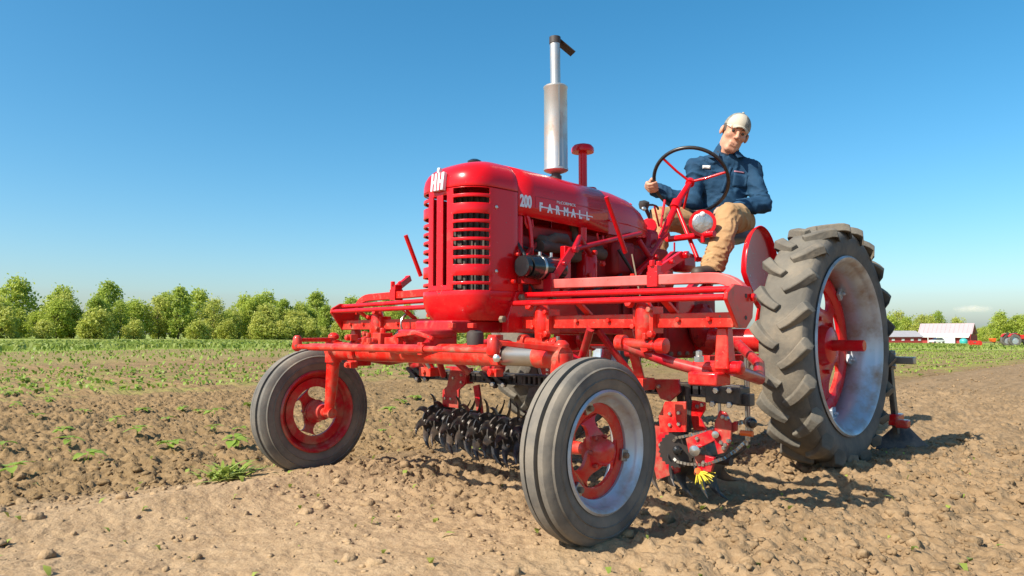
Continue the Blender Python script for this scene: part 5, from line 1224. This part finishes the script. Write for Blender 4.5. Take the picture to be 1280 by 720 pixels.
# trunk and limbs (under the clothes)
bd.chain([pel, wai, che, nek], [.085, .078, .072, .055], .03); bd.cone(hipL, hipR, .075, .075, .04)
bd.chain([hipL, knL, anL], [.075, .055, .038]); bd.chain([hipR, knR, anR], [.075, .055, .038]); bd.cone(anL, toeL, .034, .026); bd.cone(anR, toeR, .034, .026)
bd.cone(shR, shL, .040, .040, .03); bd.chain([shR, elR, wrR], [.040, .036, .027]); bd.chain([shL, elL, wrL], [.040, .036, .027])
bd.cone(nek, hp(0, -.010, -.05), .070, .066, .03)
# head
bd.ell(hp(0, -.012, .03), HR, (.078 * HS, .100 * HS, .094 * HS), .02)
bd.ell(hp(0, .018, -.055), HR, (.061 * HS, .074 * HS, .076 * HS), .03)
bd.cone(hp(-.018, .070, -.108), hp(.018, .070, -.108), .021, .021, .025)
bd.cone(hp(-.045, .080, .028), hp(.045, .080, .028), .015, .015, .02)
for q in (-1, 1):
    bd.ell(hp(q * .043, .062, -.022), HR, (.026, .026, .022), .025)
    bd.ell(hp(q * .033, .101, .006), HR, (.019, .012, .010), .008, sub=True)
    bd.ell(hp(q * .088, -.008, -.008), HR, (.012, .023, .033), .006)
    bd.cone(hp(q * .011, .106, -.030), hp(q * .011, .100, -.032), .009, .008, .008)
bd.cone(hp(0, .090, .018), hp(0, .118, -.026), .009, .0135, .012)
bd.cone(hp(-.020, .089, -.066), hp(.020, .089, -.066), .009, .009, .008); bd.cone(hp(-.018, .087, -.081), hp(.018, .087, -.081), .010, .010, .008)
bd.cone(hp(-.024, .100, -.0735), hp(.024, .100, -.0735), .003, .003, .004, sub=True)
# right hand closed round the rim
bd.cone(wrR, hd(.052, .028, -.012), .026, .030, .02)
for i, tq in enumerate((.030, .011, -.009, -.028)):
    L = (1., 1.05, 1., .85)[i]; rr = (.0105, .011, .0105, .0095)[i]
    bd.cone(hd(.050, .025, -.005), hd(.046, .0, tq), .022, .015, .012)
    bd.chain([hd(.046, -.002, tq), hd(.030, -.028 * L, tq + .002), hd(.002, -.031 * L, tq + .004), hd(-.020 * L, -.014, tq + .004)], [rr + .003, rr + .001, rr, rr - .002], .006)
bd.chain([hd(.045, .035, .01), hd(.022, .036, .034), hd(-.004, .026, .044)], [.014, .012, .010], .008)
# left hand relaxed on the thigh
wd_ = A3(.85, -.45, -.12); wd_ /= np.linalg.norm(wd_); ws = np.cross(wd_, [0, 0, 1.]); ws /= np.linalg.norm(ws); wu = np.cross(ws, wd_)
lh = lambda f_, s_, u_: wrL + wd_ * f_ + ws * s_ + wu * u_
for i, sq in enumerate((-.030, -.010, .010, .029)):
    bd.cone(lh(.0, sq * .4, 0), lh(.085, sq, .0), .020, .014, .012)
    L = (.9, 1., .95, .78)[i]; bd.chain([lh(.085, sq, 0), lh(.085 + .035 * L, sq * 1.15, .002), lh(.085 + .060 * L, sq * 1.2, -.012), lh(.085 + .075 * L, sq * 1.2, -.03)], [.012, .0105, .0095, .008], .006)
bd.chain([lh(.02, -.03, 0), lh(.06, -.055, -.01), lh(.09, -.062, -.018)], [.015, .012, .010], .008)
body = skin_obj('body', bd, M['skin'], DRV, 1)

# shirt
jk = Field((-2.98, -.42, 1.38), (-2.0, .54, 2.10), .0060)
RB = np.stack([sd, fc, [0, 0, 1.]], -1)
jk.ell(pel + A3(0, 0, .04), RB, (.160, .125, .15), .05); jk.ell(wai + fc * .015, RB, (.156, .122, .16), .06); jk.ell(che, RB, (.172, .115, .165), .06)
jk.cone(che + sd * .11 + A3(0, 0, .05), shL, .085, .060, .04); jk.cone(che - sd * .11 + A3(0, 0, .05), shR, .085, .060, .04)
jk.cone(shL, nek + sd * .05 + A3(0, 0, -.03), .062, .058, .05); jk.cone(shR, nek - sd * .05 + A3(0, 0, -.03), .062, .058, .05)
jk.chain([shL, elL], [.061, .054], .03); jk.chain([elL, wrL - (wrL - elL) * .06], [.055, .043], .025)
jk.chain([shR, elR], [.061, .055], .03); jk.chain([elR, wrR - (wrR - elR) * .10], [.055, .042], .025)
jk.cone(nek + A3(0, 0, -.05), nek + (hp(0, -.015, -.05) - nek) * .30, .085, .074, .03)
jk.cone(nek + fc * .09 + A3(0, 0, .04), nek + fc * .13 + A3(0, 0, -.04), .036, .008, .015, sub=True)         # open neck
jk.cone(nek, hp(0, -.01, -.04), .071, .069, .01, sub=True)
g3 = np.stack(np.meshgrid(*[jk.lo[k] + jk.h * np.arange(jk.n[k]) for k in range(3)], indexing='ij'), -1)
def folds(fld, g3, amp, seed, sc_=(9, 9, 22), tw=1.):
    nb = np.abs(fld.f) < .045; p = g3[nb]
    wv = noise3(p[:, 0] * 3 + seed, p[:, 1] * 3, p[:, 2] * 3) * tw
    n_ = 1 - 2 * np.abs(noise3(p[:, 0] * sc_[0] + wv * 2, p[:, 1] * sc_[1] + wv, p[:, 2] * sc_[2] + wv * 3 + seed)) ; n2 = noise3(p[:, 0] * 28, p[:, 1] * 28, p[:, 2] * 34 + seed)
    r1 = np.clip(n_, 0, 1) ** 3; n3 = 1 - 2 * np.abs(noise3(p[:, 0] * 17 + wv * 3, p[:, 1] * 17 - wv * 2, p[:, 2] * 23 + seed * 2)); r2 = np.clip(n3, 0, 1) ** 3
    fld.f[nb] -= amp * .9 * (r1 - .25) + amp * .3 * (r2 - .25) + amp * .15 * n2
folds(jk, g3, .016, 3.3, (7, 7, 10), 1.5)
shirt = skin_obj('shirt', jk, M['shirt'], DRV, 2)
b = B()
tn = (hp(0, -.015, -.05) - nek); tn /= np.linalg.norm(tn)
c0n = nek + A3(0, 0, .012)
b.lathe([(.074, -.03), (.079, .0), (.077, .010), (.072, .010), (.068, -.03)], c0n, tn, 28); b.build('tee', M['tee'], DRV)
# collar: band and two points
for q in (-1, 1):
    b = B(); rings = []
    for i in range(12):
        t = i / 11; a = R(178 - 150 * t); dv = (sd * math.sin(a) * q + fc * math.cos(a)); up = np.array([0, 0, 1.])
        base = nek + dv * (.088 + .010 * t) + up * (.035 - .030 * t - .012 * t * t); w_ = .030 + .022 * max(0, t - .45) * 2
        out = dv * .75 - up * .8; out = out / np.linalg.norm(out)
        rings.append([Vector(base), Vector(base + up * .012 + dv * .006), Vector(base + out * w_ + dv * .008 + up * .006), Vector(base + out * w_ + dv * .003)])
    b.loft(rings); b.build('collar', M['shirt'], DRV, .002, 60)
# trousers
tr = Field((-2.92, -.36, 1.10), (-1.72, .48, 1.72), .0060)
tr.ell(pel + A3(0, .0, .0), RB, (.165, .135, .13), .05)
tr.chain([hipL, (hipL + knL) / 2 + A3(0, 0, .012), knL], [.096, .088, .076], .035); tr.chain([knL, (knL + anL) / 2 + A3(-.015, 0, -.01), anL], [.075, .070, .064], .02)
tr.chain([hipR, (hipR + knR) / 2 + A3(0, 0, .01), knR], [.096, .086, .074], .035); tr.chain([knR, (knR + anR) / 2, anR], [.072, .066, .058], .02)
g3 = np.stack(np.meshgrid(*[tr.lo[k] + tr.h * np.arange(tr.n[k]) for k in range(3)], indexing='ij'), -1)
folds(tr, g3, .012, 8.1, (8, 8, 12), 1.4)
nb = (np.linalg.norm(g3 - anL, axis=-1) < .16); tr.f[nb] -= (.006 * np.sin((g3[nb] - anL) @ (knL - anL) / np.linalg.norm(knL - anL) * 190)).astype(np.float32)
skin_obj('trousers', tr, M['pants'], DRV, 1)
for an, toe in ((anL, toeL), (anR, toeR)):
    bt = Field(np.minimum(an, toe) - .14, np.maximum(an, toe) + .16, .007)
    bt.cone(an + A3(-.01, 0, .04), an + A3(0, 0, -.01), .044, .046, .02); bt.cone(an + A3(-.02, 0, -.02), toe + A3(.01, 0, .01), .050, .043, .03)
    skin_obj('boot', bt, M['boot'], DRV, 1)
# cap
cp = Field(HC - .22, HC + .25, .0055)
cp.ell(hp(0, -.010, .040), HR, (.090, .112, .100), .01)
g3 = np.stack(np.meshgrid(*[cp.lo[k] + cp.h * np.arange(cp.n[k]) for k in range(3)], indexing='ij'), -1); q = (g3 - HC) @ HR / HS
cut = (.034 + .10 * np.clip(-q[..., 1] - .02, 0, 1) * -.3) - q[..., 2]; cp.f = np.maximum(cp.f, cut * HS).astype(np.float32)
cap = skin_obj('cap', cp, M['cap'], DRV, 3)
cap.data.materials.append(M['camo'])
for f in cap.data.polygons:
    c_ = (np.array(f.center) + np.array(DRV.location) - HC) @ HR
    if c_[1] < .03 or c_[0] > .022: f.material_index = 1
b = B(); rings = []
for i in range(9):
    t = i / 8; ff = .078 + .052 * t; wv_ = .078 * math.sqrt(max(.02, 1 - (t * .86) ** 2.6))
    row = []
    for j in range(13):
        s_ = (j / 12 * 2 - 1); row.append((s_ * wv_, ff - .055 * s_ * s_ * (1 - .3 * t), (.056 - .012 * t - .020 * s_ * s_)))
    rings.append([Vector(hp(*p)) for p in row] + [Vector(hp(p[0], p[1], p[2] - .005)) for p in row[::-1]])
b.loft(rings); b.build('brim', M['cap'], cap, 0, 60)
b = B(); b.lathe([(.001, .004), (.008, .002), (.008, -.004)], hp(0, -.010, .141), Uu, 12); b.build('cap_button', M['cap'], cap)
hr = Field(HC - .2, HC + .2, .0065); hr.ell(hp(0, -.020, .022), HR, (.0885, .100, .092), .01)
g3 = np.stack(np.meshgrid(*[hr.lo[k] + hr.h * np.arange(hr.n[k]) for k in range(3)], indexing='ij'), -1); q = (g3 - HC) @ HR / HS
hr.f = np.maximum.reduce([hr.f, (q[..., 1] - .028).astype(np.float32), (-.030 - q[..., 2] + .5 * np.clip(q[..., 1] + .02, 0, .1)).astype(np.float32), (q[..., 2] - .055).astype(np.float32)]); skin_obj('hair', hr, M['hair'], DRV, 0)
for q in (-1, 1):
    b = B(); b.lathe([(.001, -.011), (.008, -.009), (.0115, 0), (.008, .009), (.001, .011)], hp(q * .033, .082, .006), Ff, 14); b.build('eye', M['eye'], DRV)
    b = B(); b.sweep([Vector(hp(q * x_, f_, u_)) for x_, f_, u_ in ((.014, .096, .026), (.032, .095, .031), (.052, .083, .026))], [(-.002, -.003), (.002, -.003), (.002, .003), (-.002, .003)]); b.build('eyebrow', M['hair'], DRV)
# name patches and pocket stitched on the shirt front, laid on its surface
from mathutils.bvhtree import BVHTree
bv = BVHTree.FromPolygons([Vector(v.co) + DRV.location for v in shirt.data.vertices], [tuple(p.vertices) for p in shirt.data.polygons])
def on_shirt(px, py, nx, ny, wpx, hpx, rot, name, m_, lift=.002):
    vs_ = []; ok = True; cr, sr = math.cos(rot), math.sin(rot)
    for j in range(ny + 1):
        for i in range(nx + 1):
            x_ = (i / nx - .5) * wpx; y_ = (j / ny - .5) * hpx
            d_ = (cam.rotation_euler.to_matrix() @ Vector(((px + x_ * cr - y_ * sr - 640) / 918., (360 - (py + x_ * sr + y_ * cr)) / 918., -1))).normalized()
            hit = bv.ray_cast(cam.location, d_)
            if hit[0] is None: return None
            vs_.append(hit[0] + hit[1] * lift * (1 if hit[1].dot(d_) < 0 else -1))
    n_ = nx + 1; fs_ = [(j * n_ + i, j * n_ + i + 1, (j + 1) * n_ + i + 1, (j + 1) * n_ + i) for j in range(ny) for i in range(nx)]
    o = mesh_obj(name, vs_, fs_, m_, DRV); md = o.modifiers.new('thick', 'SOLIDIFY'); md.thickness = .003; md.offset = 1; return o
on_shirt(883, 209, 4, 2, 10, 4, .08, 'name_patch', M['patch'])
on_shirt(924, 215, 6, 1, 13, 1.6, .15, 'pocket_stitching', M['thread'])
on_shirt(925, 226, 6, 5, 18, 17, .15, 'chest_pocket', M['shirt'], .001)
on_shirt(908, 225, 2, 8, 3.5, 34, .35, 'button_placket', M['shirt'], .001)

b = B(); b.sweep([Vector(hp(x_, f_, -.0735)) for x_, f_ in ((-.026, .086), (-.012, .0935), (0, .0955), (.012, .0935), (.026, .086))], [(-.0015, -.0035), (.0015, -.0035), (.0015, .0035), (-.0015, .0035)]); b.build('mouth', mat('lip', (.28, .09, .07), .5), DRV, 0, 60)
